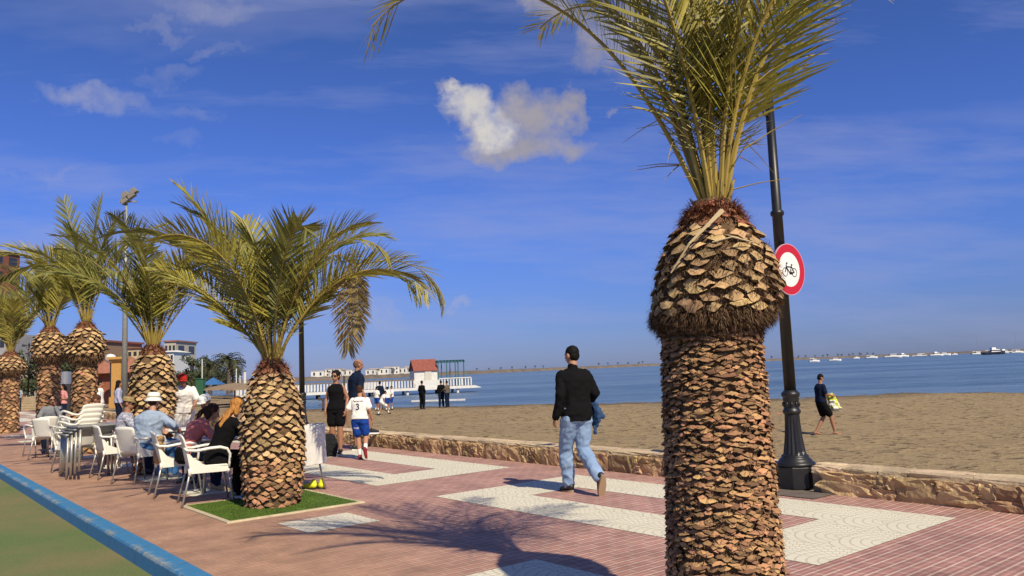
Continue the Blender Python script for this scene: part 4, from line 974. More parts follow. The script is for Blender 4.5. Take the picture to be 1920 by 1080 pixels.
person('woman with sunglasses and short dark curly hair in black tank top and black shorts', (Wm.x, Wm.y), 172, 1.62,
    dict(kL=(-.085, .03, .50), kR=(.085, .02, .50), aL=(-.08, .02, .08), aR=(.09, -.02, .08), eL=(-.235, -.04, 1.15), eR=(.235, -.05, 1.15), wL=(-.23, .06, .90), wR=(.22, .04, .90), hy=-8, bare=1),
    'tan', top=(BLACK, 0, -.05, .016), bot=(BLACK, .62, .022, .04), shoe=(SHOEB,), hairc=HB, hairs_='curly', glasses=True, fem=True, vox=.0085, fat=1.05)
Bm = at(668, 843); z_ = .18
person('tall bald man in navy polo shirt with one black trainer up on the stone wall', (Bm.x, Bm.y), -58, 1.84,
    dict(P=(0, 0, .94), N=(0, .05, 1.47), kL=(-.08, .25, .72), aL=(-.12, .33, .36), kR=(.11, .0, .50), aR=(.11, -.04, .08), fL=(.0, 1, -.05), eL=(-.24, .02, 1.15), wL=(-.22, .16, .93), eR=(.24, .02, 1.15), wR=(.22, .16, .93), hy=-4),
    'tan', top=(NAVY, .85, -.16, .022, True), bot=(NAVY, .92, .022, .04), shoe=(SHOEB, SOLEW), hairc=hair('stubble', (.15, .08, .05)), hairs_='bald', vox=.0085)

# ------------------------------------------------------------------ cafe furniture
M_PL = mat('white_plastic', (.80, .77, .66), .42, var=.08, scale=4); M_AL = mat('aluminium_tube', (.42, .41, .36), .42, metal=.65, var=.15, scale=10)
def make_chair(label, loc, yaw, group=None):
    o = thing('plastic_chair', label, 'chair', loc, yaw, group)
    def sheet(grid, th, name):
        b = MB(); n = len(grid); m_ = len(grid[0]); vs = []; 
        nrm = []
        for i in range(n):
            for j in range(m_):
                a = Vector(grid[min(i+1, n-1)][j])-Vector(grid[max(i-1, 0)][j]); c = Vector(grid[i][min(j+1, m_-1)])-Vector(grid[i][max(j-1, 0)][j] if False else grid[i][max(j-1, 0)])
                nrm.append(a.cross(c).normalized()*th/2)
        f_ = [Vector(grid[i][j])+nrm[i*m_+j] for i in range(n) for j in range(m_)]; k2 = [Vector(grid[i][j])-nrm[i*m_+j] for i in range(n) for j in range(m_)]; q = n*m_
        fs = []
        for i in range(n-1):
            for j in range(m_-1):
                a = i*m_+j; fs.append((a, a+1, a+m_+1, a+m_)); fs.append((q+a, q+a+m_, q+a+m_+1, q+a+1))
        bd = [j for j in range(m_)]+[i*m_+m_-1 for i in range(1, n)]+[(n-1)*m_+j for j in range(m_-2, -1, -1)]+[i*m_ for i in range(n-2, 0, -1)]
        for a, c in zip(bd, bd[1:]+bd[:1]): fs.append((a, c, q+c, q+a))
        b.add(f_+k2, fs); return b.build(name, M_PL, o, smooth=True)
    # seat
    g = [[(x*(.205+.02*(y+.2)), y, .455+.02*abs(x)**2.5-.012*math.cos(x*1.3)*math.sin((y+.2)*4)-(.03 if y > .21 else 0)) for x in [k2/4 for k2 in range(-4, 5)]] for y in (-.20, -.12, -.03, .06, .14, .20, .235)]
    sheet(g, .016, 'seat')
    # backrest: tapers wider upward, slightly hollow, rounded top
    g = []
    for i in range(9):
        t = i/8; w = .185+.03*t-(.018 if i == 8 else 0); g.append([(x*w, -.205-.115*t+.028*x*x*(1-.4*t), .44+.42*t-(.02*abs(x)**3 if i == 8 else 0)) for x in [k2/4 for k2 in range(-4, 5)]])
    sheet(g, .014, 'backrest')
    for s_ in (-1, 1):
        b = MB(); b.tube([(s_*.205, -.285, .70), (s_*.245, -.255, .675), (s_*.268, -.15, .665), (s_*.275, .0, .685), (s_*.275, .12, .69), (s_*.272, .20, .665), (s_*.262, .235, .60), (s_*.245, .232, .50), (s_*.23, .225, .43)], [.016, .019, .022, .023, .023, .022, .020, .019, .022], 10, flat=.8); b.build('armrest', M_PL, o, smooth=True)
        b = MB(); yy = [(-.27, .69), (-.15, .53), (-.02, .475), (.2, .455), (.235, .39), (-.16, .39), (-.235, .39), (-.225, .47)]
        b.add([(s_*(.215+dx+.012*(z_-.39)), y, z_) for dx in (0, .014) for y, z_ in yy], [tuple(range(8)), tuple(range(15, 7, -1))]+[(i, (i+1) % 8, 8+(i+1) % 8, 8+i) for i in range(8)]); b.build('side_panel', M_PL, o)
        for fy, ty, sy in ((.215, .285, 1), (-.215, -.315, -1)):
            b = MB(); b.tube([(s_*.222, fy, .44), (s_*.235, fy+(ty-fy)*.4, .25), (s_*.252, ty, .004)], .0125, 10); lg = b.build('leg', M_AL, o, smooth=True)
            b = MB(); b.tube([(s_*.222, fy, .45), (s_*.225, fy+(ty-fy)*.12, .36)], [.027, .0165], 10); b.build('socket', M_PL, lg, smooth=True)
    return o
def yw(dx, dy): return math.atan2(-dx, dy)     # rotation that turns +Y to (dx, dy)
ch0 = make_chair('white armchair nearest the camera, under the blonde woman in black', (-3.88, 10.07, 0), R(-62))
used = [0]
def chair(label, x, y, yaw, z=0, tilt=0, group='white plastic armchairs of the cafe'):
    o = copy_tree(ch0); o.location = (x, y, z); o.rotation_euler = (R(tilt), 0, R(yaw)); o['label'] = label; o['group'] = group; return o
ch0['group'] = 'white plastic armchairs of the cafe'
chair('white armchair under the woman in the red-pink sweater', -4.62, 10.92, -58)
chair('white armchair seen from behind, under the person in the white bucket hat', -5.82, 12.45, -26)
chair('white armchair under the person in the camouflage cap, beside the stacked tables', -6.62, 13.25, -48)
chair('white armchair right of the pineapple-trunk palm, white cloth over its back', -2.98, 10.74, 66)
chair('empty white armchair farthest left, turned sideways', -10.55, 17.85, 55)
chair('white armchair seen from behind at the far left, grey-shirted young man beyond it', -9.95, 17.15, -8)
chair('white armchair between the young man and the stack of chairs', -9.05, 16.55, -30)
for i in range(5):
    w_ = ('lowest', 'second from the floor', 'middle one', 'second from the top', 'topmost')[i]
    chair('white armchair, %s in the tilted stack behind the stacked tables' % w_, -7.82+.02*i-.008*i, 14.25+.01*i, 62, z=.005+.092*i, tilt=3+1.2*i, group='stacked white armchairs')
def table(label, x, y, yaw, z=0, w=.68, h=.72, cat='table', group=None, top=M_AL):
    o = thing('cafe_table', label, cat, (x, y, z), R(yaw), group)
    b = MB(); b.box((0, 0, h-.012), (w, w, .024)); b.build('tabletop', top, o, bevel=.006)
    b = MB()
    for a in (-1, 1): b.box((0, a*(w/2-.06), h-.04), (w-.13, .025, .03)); b.box((a*(w/2-.06), 0, h-.043), (.025, w-.15, .03))
    b.build('apron', M_AL, o)
    for a in (-1, 1):
        for c in (-1, 1):
            b = MB(); b.tube([(a*(w/2-.05), c*(w/2-.05), h-.03), (a*(w/2-.03), c*(w/2-.03), .005)], .021, 10); b.build('leg', M_AL, o, smooth=True)
    return o
for i in range(4):
    table('aluminium cafe table, %s of the four nested tables' % ('lowest', 'second from the floor', 'third from the floor', 'topmost')[i], -7.28+.075*i, 13.55-.055*i, 38+3*i, z=.045*i, group='nested aluminium tables')
M_TOPW = mat('table_white', (.68, .67, .62), .5)
table('white-topped cafe table between the two women and the palm trunk', -4.12, 11.35, 28, top=M_TOPW)
table('white-topped cafe table in front of the person in the white bucket hat', -5.75, 13.55, 30, top=M_TOPW)
table('white-topped cafe table in front of the grey-shirted young man', -10.1, 18.3, 35, top=M_TOPW)

# bags and things on the chairs
def blobthing(name, label, cat, loc, rz, secs, m_, part='fabric', vox=.010, wr=.012, wf=12, extra=None):
    o = thing(name, label, cat, loc, rz); b = MB()
    b.loft([(Vector(c), Vector((1, 0, 0)), Vector((0, 1, 0)), w, d) for c, w, d in secs], 20)
    if extra: extra(b)
    voxel(b, vox, part, [m_] if not isinstance(m_, list) else m_, o, smooth=2, wr=wr, wf=wf, seed=4); return o
p_ = at(617, 856)
bp_ = blobthing('backpack', 'black backpack standing on the pavement behind the white-draped chair', 'backpack', (p_.x, p_.y, 0), R(15), [((0, 0, .01), .13, .09), ((0, 0, .12), .165, .12), ((0, 0, .27), .16, .12), ((0, 0, .38), .12, .09), ((0, 0, .42), .06, .05)], cloth('pack', (.016, .017, .018)))
for x in (-.07, .07):
    b = MB(); b.tube([(x, .10, .37), (x*1.2, .155, .28), (x*1.2, .15, .14), (x, .11, .07)], .014, 6, flat=.4); b.build('strap', BLACK, bp_, smooth=True)
blobthing('handbag', 'tan woven bag hanging on the chair back behind the woman in the red-pink sweater', 'bag', (-4.86, 10.92, .42), R(-58), [((0, 0, .0), .07, .04), ((0, 0, .06), .13, .065), ((0, 0, .19), .12, .06), ((0, 0, .30), .08, .045), ((0, .03, .36), .05, .03)], mat('wicker', (.36, .22, .09), .9, var=.3, scale=30, bump=.8, bscale=60))
blobthing('handbag', 'black bag under the armrest beside the woman in the red-pink sweater', 'bag', (-4.42, 10.62, .44), R(-50), [((0, 0, 0), .12, .05), ((0, 0, .05), .17, .075), ((0, 0, .15), .16, .07), ((0, 0, .2), .11, .05)], BLACK)
o = thing('cloth', 'white cloth draped over the back of the chair right of the palm trunk', 'cloth', (-2.98, 10.74, 0), R(66))
b = MB(); gr = []
prof_ = [(-.36, .36), (-.352, .55), (-.345, .74), (-.345, .862), (-.315, .885), (-.292, .86), (-.275, .74), (-.26, .62)]
for y, z_ in prof_: gr.append([(x*.225, y+.012*nz3((x, y, z_), 3.3), z_+.012*nz3((x, 0, z_), 2.7, 5)) for x in [k2/7 for k2 in range(-7, 8)]])
vs = [p for r_ in gr for p in r_]+[(p[0], p[1]+.004, p[2]-.004) for r_ in gr for p in r_]; n15 = 15; q_ = len(gr)*15
b.add(vs, [(i*15+j, i*15+j+1, (i+1)*15+j+1, (i+1)*15+j) for i in range(len(gr)-1) for j in range(14)]+[(q_+i*15+j, q_+(i+1)*15+j, q_+(i+1)*15+j+1, q_+i*15+j+1) for i in range(len(gr)-1) for j in range(14)])
b.build('towel', cloth('towel', (.72, .70, .62)), o, smooth=True)
M_YS = mat('yellow_shoe', (.80, .85, .03), .5)
for i, (x, y) in enumerate(((583, 917), (602, 916))):
    p_ = at(x, y); o = thing('football_boot', 'bright yellow boot under the white-draped chair, %s of the pair' % ('left' if i == 0 else 'right'), 'shoe', (p_.x, p_.y, 0), R(62-40*i))
    b = MB(); b.cap((0, -.05, .055), .045, (0, 0, .045), .042); b.cap((0, 0, .045), .042, (0, .11, .035), .032); b.cap((0, -.05, .06), .040, (0, -.05, .10), .036); voxel(b, .009, 'upper', [M_YS], o, smooth=2)
    b = MB(); b.box((0, .03, .01), (.07, .22, .012)); b.build('sole', SHOEB, o, bevel=.003)

# --- seated people
CAM_ = {}
def seated(label, x, y, yaw, H, pose={}, **k2):
    ps = dict(pose); return person(label, (x, y), yaw, H, ps, base=SIT, **k2)
bl, _ = seated('blonde long-haired woman in black seated with her back to us, left of the palm trunk', -3.80, 10.11, -50, 1.70,
    dict(P=(0, .02, .56), N=(.04, .22, 1.07), hd=(.05, .30, 1.21), eL=(-.2, .33, .86), eR=(.26, .33, .86), wL=(-.10, .52, .78), wR=(.12, .55, .78), kR=(.16, .44, .52), hy=-20, aR=(.17, .36, .09), aL=(-.10, .34, .09)),
    skinm='pale', top=(BLACK, 1.95, -.14, .02), bot=(BLACK, 1.95, .03, .05), shoe=(mat('shoe_grey', (.25, .25, .24), .6), SOLEW), hairc=HBL, hairs_='long', fem=True, vox=.009, glasses=True)
seated('dark-haired woman in a red-pink sweater leaning over the table', -4.52, 10.98, -62, 1.66,
    dict(P=(0, .0, .56), N=(.0, .26, 1.03), hd=(.0, .37, 1.13), eL=(-.2, .34, .80), eR=(.2, .34, .78), wL=(-.06, .56, .78), wR=(.10, .54, .76), hp=-28, hunch=1.2, hy=-5),
    skinm='mid', top=(cloth('rose', (.55, .17, .15)), 1.93, -.12, .02), bot=(NAVY, 1.95, .02), shoe=(SOLET,), hairc=HBR, hairs_='tail', fem=True, vox=.009)
seated('heavy-set person with a white bucket hat and pale blue shirt seen from behind', -5.74, 12.52, -24, 1.70,
    dict(P=(0, 0, .57), N=(-.02, .10, 1.10), hd=(-.04, .15, 1.25), eL=(-.31, .16, .86), eR=(.33, .18, .86), wL=(-.2, .40, .77), wR=(.2, .42, .77), hy=8, hunch=1.0),
    skinm='mid', top=(cloth('paleblue', (.30, .37, .46)), 1.5, -.14, .03), bot=(cloth('jeans2', (.06, .16, .33)), 1.95, .03, .04), shoe=(mat('shoe_grey', (.25, .25, .24), .6),), hairc=HBR, hairs_='short', hat=('bucket', cloth('hatwhite', (.80, .78, .70)), .128), fat=1.3, vox=.010, wr=.012)
CAMO = mat('camo', (.22, .15, .06), .9, col2=(.36, .27, .11), scale=22)
seated('person in a camouflage cap, sunglasses and patterned shirt beside the white bucket hat', -6.52, 13.35, -70, 1.66,
    dict(N=(0, .05, 1.09), eR=(.25, .2, .84), eL=(-.24, .2, .84), hy=-18, hp=-6), skinm='tan', top=(mat('print_shirt', (.04, .07, .20), .9, col2=(.62, .60, .58), scale=34), .9, -.12, .025),
    bot=(NAVY, 1.9, .02), shoe=(SHOEB,), hairc=HAUB, hairs_='short', hat=('cap', CAMO), glasses=True, vox=.010)
p_ = atd(394, 800, 12.5)
seated('person in a white cap seated across the table, between the two women', p_.x, p_.y, 160, 1.66,
    dict(N=(0, .10, 1.08), hy=8, hp=-20), skinm='tan', top=(cloth('tan', (.36, .23, .12)), 1.9, -.12, .025), bot=(NAVY, 1.9, .02), shoe=(SHOEB,), hairc=HB, hairs_='short', hat=('cap', WHITE), vox=.011)
p_ = at(345, 855)
person('man in white T-shirt with red cap and sunglasses, bending forward beside the tables', (p_.x, p_.y), 200, 1.74,
    dict(P=(0, -.05, .92), N=(0, .14, 1.42), hd=(.02, .24, 1.54), eL=(-.25, .14, 1.14), eR=(.29, .06, 1.15), wL=(-.17, .30, .95), wR=(.30, .20, .93), hp=-18, hy=6),
    'tan', top=(WHITE, .85, -.14, .026), bot=(cloth('offwhite', (.60, .58, .52)), 1.9, .03), shoe=(SHOEB, SOLEW), hairc=HBR, hairs_='crop', hat=('cap', cloth('red', (.42, .03, .02))), glasses=True, vox=.010, wr=.009)
p_ = at(592, 892)
seated('child in a red cap hidden behind the white-draped chair', -3.04, 10.78, 66, 1.42, dict(N=(0, .04, 1.02)), skinm='mid', top=(cloth('redshirt', (.45, .02, .02)), .9, -.12, .02), bot=(NAVY, .9, .02), shoe=(SHOEB,), hairc=HBR, hairs_='crop', hat=('cap', cloth('redcap', (.55, .02, .015))), vox=.012)
p_ = atd(142, 780, 15.6)
seated('brown-haired person in a white shirt leaning forward, left of the chair stack', -8.75, 16.25, -60, 1.72, dict(P=(0, .05, .56), N=(0, .12, 1.10), hd=(0, .22, 1.22), hp=-30, hunch=1.2, hy=-10), skinm='tan', top=(cloth('white2', (.60, .57, .50)), .9, -.12, .03), bot=(NAVY, 1.9, .02), shoe=(SHOEB,), hairc=HAUB, vox=.011, wr=.01)
p_ = atd(95, 790, 19.0)
seated('young man in a grey shirt, chin on hand, at the far left table', p_.x, p_.y, -150, 1.72, dict(N=(-.03, .08, 1.08), hd=(-.02, .12, 1.22), eL=(-.2, .2, .82), wL=(-.09, .20, 1.06), hL=(.2, .1, 1), hy=10), skinm='tan', top=(cloth('grey', (.20, .21, .22)), 1.9, -.12, .02), bot=(NAVY, 1.9, .02), shoe=(SHOEB,), hairc=HB, glasses=True, vox=.011)
# --- standing and sitting people farther off on the left
def far(label, px_, py_, D, yaw, H, topc, botc, hm=HB, hs='short', base=None, sl_=.8, **k2):
    p_ = atd(px_, py_, D); return person(label, (p_.x, p_.y), yaw, H, k2.pop('pose', {}), k2.pop('skinm', 'tan'), top=(topc, sl_, -.14, .02), bot=(botc, k2.pop('bl', 1.92), .02), shoe=(SHOEB,), hairc=hm, hairs_=hs, vox=k2.pop('vox', .016), base=base, **k2)
far('woman in a pink top and dark trousers standing between two palm trunks', 117, 780, 30, 150, 1.62, cloth('pink', (.55, .24, .22)), NAVY, hs='tail', fem=True, pose=dict(wL=(-.05, .2, 1.12), wR=(.08, .2, 1.1)))
far('black-haired person in a white T-shirt left of the grey mast', 187, 775, 27, -70, 1.68, WHITE, NAVY, base=STAND)
far('long-haired woman in a pale blue top in front of the grey mast', 222, 775, 27, -60, 1.66, cloth('lilac', (.36, .38, .50)), NAVY, hs='long', fem=True, sl_=1.8)
far('small distant figure in pale clothes beside the leftmost palm trunk', 34, 772, 52, 20, 1.65, cloth('greyblue', (.30, .36, .42)), NAVY)
far('small distant figure in white and red at the left edge of the picture', 3, 775, 48, 30, 1.7, WHITE, NAVY)
# --- people on the beach
def beach(label, x, y, yaw, H, topc, botc, pose={}, sl_=.8, bl_=1.93, group=None, **k2):
    p_ = at(x, y, -.70); return person(label, (p_.x, p_.y), yaw, H, pose, k2.pop('skinm', 'tan'), top=(topc, sl_, -.12, .025), bot=(botc, bl_, .03), shoe=(k2.pop('shoe', SHOEB),), hairc=k2.pop('hm', HB), hairs_=k2.pop('hs', 'short'), vox=.018, z=-.72, group=group, **k2)
beach('man in black with hands clasped standing alone on the sand before the pier hut', 792, 767, -35, 1.76, BLACK, BLACK, dict(wL=(-.06, .2, .98), wR=(.06, .2, .98), kL=(-.1, .02, .5), kR=(.12, .02, .5)), 1.9)
beach('person in black coat, left of the pair on the sand below the pergola', 828, 763, 10, 1.70, BLACK, NAVY, dict(eR=(.26, .1, 1.2), wR=(.2, .28, 1.25)), 1.9)
beach('person with yellow bag, right of the pair on the sand below the pergola', 839, 763, 60, 1.68, cloth('mud', (.13, .10, .07)), NAVY, dict(wL=(-.1, .25, 1.1)), 1.9)
beach('child in white shirt and blue shorts, leftmost of the football group on the sand', 707, 770, -30, 1.50, WHITE, BLUE, {}, .8, .75, sock=(WHITE, .25))
beach('adult in dark clothes standing among the football children on the sand', 713, 767, 0, 1.80, NAVY, NAVY, {}, 1.9)
beach('child in white shirt and blue shorts leaning forward, nearest of the football group', 718, 778, -60, 1.42, WHITE, WHITE, dict(P=(0, -.1, .9), N=(0, .18, 1.36), kR=(.1, .3, .55), aR=(.12, .36, .15), aL=(-.1, -.3, .12), kL=(-.1, -.05, .5)), .8, .75, sock=(WHITE, .25))
beach('child in white shirt and blue shorts, second from the right in the football group', 727, 770, 40, 1.48, WHITE, BLUE, dict(wL=(-.1, .25, 1.05)), .8, .75, sock=(WHITE, .25))
beach('child in white shirt and blue shorts, rightmost of the football group on the sand', 735, 768, 100, 1.50, WHITE, BLUE, {}, .8, .75, sock=(WHITE, .25))
p_ = at(1457, 776, -.70); o = thing('pink_disc', 'faint pink flying disc lying on the sand left of the lamp post', 'toy', (p_.x, p_.y, -.70))
b = MB(); b.lathe([(0, .13), (.012, .15), (.03, .14), (.035, .06)], 20); b.build('rim', mat('pink_plastic', (.55, .14, .08), .5), o, smooth=True)

# ------------------------------------------------------------------ pier with hut and pergola
M_WP = mat('white_paint', (.66, .64, .57), .6, var=.12, scale=3); M_WOOD = mat('grey_wood', (.20, .14, .085), .85, var=.3, scale=6); M_PILE = mat('pile_wood', (.07, .055, .045), .9)
pa = atd(440, 742, 84); pb = atd(882, 722, 92); pa.z = pb.z = 0
pl_ = (pb-pa); LP_ = pl_.length; ang = math.atan2(pl_.y, pl_.x)
pier = thing('pier', 'long white-railed wooden pier on piles beyond the beach', 'pier', (pa.x, pa.y, 0), ang)
DZ = -.16
b = MB(); b.box((LP_/2, 0, DZ-.10), (LP_, 3.2, .20)); b.build('deck', M_WOOD, pier)
b = MB(); b.box((LP_/2, -1.64, DZ-.12), (LP_, .08, .30)); b.build('fascia', M_WP, pier)
def railing(x0, x1, y, name='railing'):
    b = MB(); n = int((x1-x0)/.33)
    for i in range(n+1):
        x = x0+(x1-x0)*i/n; b.box((x, y, DZ+.46), (.13, .04, .80))
    b.build(name, M_WP, pier); b = MB(); b.box(((x0+x1)/2, y, DZ+.92), (x1-x0, .14, .10)); b.build('handrail', M_WOOD if x0 < LP_*.6 else M_WP, pier)
hx0 = (atd(773, 730, 90)-pa).dot(pl_)/LP_; hx1 = (atd(819, 730, 90)-pa).dot(pl_)/LP_; gx1 = (atd(871, 730, 90)-pa).dot(pl_)/LP_
railing(0, hx0-.1, -1.5); railing(hx1+.1, LP_-.3, -1.5); railing(0, LP_-.3, 1.5, 'rear_railing')
for i in range(int(LP_/1.9)):
    for y in (-1.35, 1.2):
        b = MB(); b.tube([(.9+i*1.9, y, DZ-.15), (.9+i*1.9, y, -1.9)], .15, 8); b.build('pile', M_PILE if (i % 3) else M_WP, pier)
b = MB(); b.add([(LP_, y, z_) for y, z_ in ((-1.64, DZ-.27), (1.6, DZ-.27), (1.6, DZ+.05), (-1.64, DZ+.05))]+[(LP_+.9, -1.64, DZ-.25), (LP_+.9, 1.6, DZ-.25)], [(0, 1, 2, 3), (3, 2, 5, 4), (0, 4, 5, 1), (0, 3, 4), (1, 5, 2)]); b.build('end_board', M_WP, pier)
hut = thing('beach_hut', 'small white hut with red tiled roof standing on the pier', 'hut', (0, 0, 0)); hw = hx1-hx0
hut.location = pa+pl_.normalized()*((hx0+hx1)/2)+Vector((0, 0, DZ)); hut.rotation_euler = (0, 0, ang)
b = MB(); b.box((0, .1, .925), (hw, 2.7, 1.85)); b.box((0, -1.62, .35), (hw, .06, .9)); b.build('wall', M_WP, hut)
b = MB(); h2 = hw/2+.1; b.add([(-h2, -1.4, 1.8), (h2, -1.4, 1.8), (h2, .1, 3.05), (-h2, .1, 3.05), (h2, 1.6, 1.8), (-h2, 1.6, 1.8)]+[(-h2, -1.4, 1.9), (h2, -1.4, 1.9), (h2, .1, 3.15), (-h2, .1, 3.15), (h2, 1.6, 1.9), (-h2, 1.6, 1.9)], [(0, 1, 2, 3), (3, 2, 4, 5), (6, 9, 8, 7), (9, 11, 10, 8), (0, 6, 7, 1), (5, 4, 10, 11), (0, 3, 9, 6), (3, 5, 11, 9), (1, 7, 8, 2), (2, 8, 10, 4)])
b.add([(x, y, z_) for x in (-h2+.1, h2-.1) for y, z_ in ((-1.2, 1.85), (1.4, 1.85), (.1, 2.95))], [(0, 1, 2), (5, 4, 3)])
b.build('roof', mat('red_tiles', (.24, .07, .045), .8, var=.25, scale=4, bump=.5, bscale=12), hut)
b = MB(); b.box((.25, -1.30, .95), (.75, .08, 1.7)); b.build('door', mat('door_cream', (.55, .52, .42), .6), hut)
M_TEAL = mat('teal_paint', (.03, .12, .13), .6)
pg = thing('pergola', 'dark teal open pergola on the end of the pier beside the hut', 'pergola', pa+pl_.normalized()*((hx1+gx1)/2+.1)+Vector((0, 0, DZ)), ang); gw = gx1-hx1
for x in (-.5, -.17, .17, .5):
    for y in (-1.3, 1.3):
        b = MB(); b.box((x*gw, y, 1.35), (.10, .10, 2.7)); b.build('post', M_TEAL, pg)
b = MB(); b.box((0, -1.3, 2.76), (gw+.3, .14, .16)); b.box((0, 1.3, 2.76), (gw+.3, .14, .16))
for i in range(9): b.box((-gw/2+gw*i/8, 0, 2.88), (.08, 3.1, .12))
b.build('roof_beams', M_TEAL, pg)
p0 = at(772, 754, -.72); p1_ = at(872, 751, -.72)
o = thing('boundary_board', 'thin white board lying along the waterline below the pier', 'board', (p0+p1_)/2+Vector((0, 0, .06)), math.atan2(p1_.y-p0.y, p1_.x-p0.x)); b = MB(); b.box((0, 0, 0), ((p1_-p0).length, .25, .14)); b.build('plank', M_WP, o, bevel=.02)
# picnic bench with post on the sand
p_ = at(650, 768, -.7); o = thing('beach_bench', 'dark wooden bench and post on the sand beyond the walkers', 'bench', (p_.x-.3, p_.y, -.72), R(10))
b = MB(); b.box((-.4, 0, .72), (2.2, .5, .07)); b.build('tabletop', M_PILE, o); b = MB(); b.box((-.4, -.6, .42), (2.1, .25, .05)); b.build('seat', M_PILE, o)
for x in (-1.2, .4):
    b = MB(); b.box((x, 0, .36), (.10, .45, .68)); b.build('leg', M_PILE, o)
b = MB(); b.box((.15, .35, 1.05), (.14, .14, 2.3)); b.build('post', M_PILE, o)

# ------------------------------------------------------------------ far spit, its palms and houses, boats
SPIT = [(430, 430), (560, 430), (700, 450), (800, 500), (880, 540), (1000, 640), (1150, 760), (1300, 880), (1450, 960), (1600, 960), (1750, 930), (1930, 880), (2150, 800)]
def spit_at(x):
    for (a, da), (c, dc) in zip(SPIT, SPIT[1:]):
        if x <= c: D = da+(dc-da)*(x-a)/(c-a); break
    q = atd(x, 700, D); return Vector((q.x, D, 0))
b = MB(); rings = []
for i in range(260):
    x = 430+i*6.6; q = spit_at(x); h = .9+.7*nz3((x, 0, 0), .06)+.8*abs(nz3((x, 5, 0), .25))
    rings.append([q+Vector((0, -3, -1.2)), q+Vector((0, 0, h*.7)), q+Vector((0, 8, h+.3)), q+Vector((0, 45, h+.3)), q+Vector((0, 60, -1.2))])
b.ring(rings); tag(b.build('spit', mat('spit_rock', (.10, .08, .06), .95, col2=(.19, .15, .11), scale=.08)), kind='structure')
M_GRN = mat('tree_leaf', (.045, .06, .018), .7, island=.5, transl=.15); M_BARK = mat('bark', (.13, .09, .06), .9, var=.3)
M_PGRN = mat('far_palm_leaf', (.055, .06, .02), .7, island=.4)
def mini_palm(label, loc, h, rad, group, seed, nf=16, trunk_r=.2, leafw=.5):
    rr = random.Random(seed); o = thing('palm_tree', label, 'palm tree', loc, 0, group); b = MB()
    b.tube([(0, 0, -.3), (.1, 0, h*.5), (0, 0, h)], [trunk_r*1.3, trunk_r, trunk_r], 6); b.build('trunk', M_BARK, o)
    b = MB()
    for i in range(nf):
        az = rr.uniform(0, 2*PI); el = R(rr.uniform(-10, 75)); pts = []; p = Vector((0, 0, h))
        for k2 in range(6):
            e_ = el-R(22)*k2; pts.append((p.copy(), e_)); p = p+Vector((math.cos(az)*math.cos(e_), math.sin(az)*math.cos(e_), math.sin(e_)))*rad/4.6
        sd_ = Vector((-math.sin(az), math.cos(az), 0))
        for k2 in range(5):
            (a, _), (c, _) = pts[k2], pts[k2+1]
            for s_ in (-1, 1):
                for q in (0, .5):
                    m0 = a.lerp(c, q); m1 = a.lerp(c, q+.4); tip = m0.lerp(m1, 1.2)+sd_*s_*leafw*(1-k2*.12)+Vector((0, 0, -.25*leafw)); b.add([m0, m1, tip], [(0, 1, 2)])
    b.build('crown', M_PGRN, o, recalc=False); return o
rr = random.Random(12)
def spot(x, off=12): return spit_at(x)+Vector((0, off, 1.3))
lab = ['tiny distant palm on the far sandy spit']
for i, x in enumerate([893, 915, 942, 962, 985, 1004, 1022, 1128, 1146, 1165, 1183, 1200, 1212, 1436, 1452, 1508, 1522, 1537, 1552, 1564, 1582, 1588, 1603, 1609, 1620, 1626, 1636, 1651]):
    sc_ = spit_at(x).y/900
    mini_palm('tiny palm in the row along the far spit across the sea', spot(x+rr.uniform(-3, 3)), rr.uniform(1.6, 2.6)*sc_*1.1, 1.9*sc_, 'tiny palms on the far spit', i, nf=10, trunk_r=.22, leafw=.9*sc_)
for i, x in enumerate([612, 626, 640, 705, 718, 735, 745, 760]):
    mini_palm('small palm among the white houses across the water, behind the pier', spot(x, 6), rr.uniform(2.0, 3.2), 1.6, 'small palms by the white houses', 60+i, nf=12, trunk_r=.15, leafw=.7)
M_HW = mat('house_white', (.68, .66, .60), .8, var=.06); M_GL = mat('window_dark', (.03, .035, .045), .25)
def rows(o, wall, w, d, h, storeys, cols, m=M_GL, sx=.9, face='f', z0=0, frac=.55):
    fh = h/storeys
    for s_ in range(storeys):
        for c in range(cols):
            b = MB(); cx = -w/2+w*(c+.5)/cols; cz = z0+fh*(s_+.52)
            if face == 'f': b.box((cx, -d/2-.01, cz), (w/cols*frac, .10, fh*.5))
            else: b.box((w/2+.01, -d/2+d*(c+.5)/cols, cz), (.10, d/cols*frac, fh*.5))
            wn = b.build('window', m, o)
for i, (x, w, h, c_) in enumerate(((617, 9, 4.2, 3), (640, 8, 3.4, 3), (706, 11, 3.6, 4), (728, 9, 4.4, 3), (748, 8, 3.6, 3), (764, 6, 4.4, 2), (690, 6, 3.2, 2), (585, 7, 3.4, 2))):
    q = spit_at(x); nm = ('leftmost tall', 'second low', 'wide', 'tall middle', 'lower right', 'rightmost narrow', 'small square', 'far left low')[i]
    o = thing('white_house', '%s white house on the shore across the water, behind the pier railing' % nm, 'house', q+Vector((0, 14, 1.2)), R(rr.uniform(-12, 12)), 'white houses across the water')
    b = MB(); b.box((0, 0, h/2), (w, 7, h)); b.build('wall', M_HW, o); b = MB(); b.box((0, 0, h+.1), (w+.4, 7.4, .25)); b.build('roof', mat('roof_pale', (.50, .42, .33), .9), o); rows(o, None, w, 7, h, 1 if h < 4 else 2, c_, frac=.28)
M_HULL = mat('hull_white', (.80, .78, .72), .35); M_HD = mat('hull_dark', (.03, .035, .05), .4)
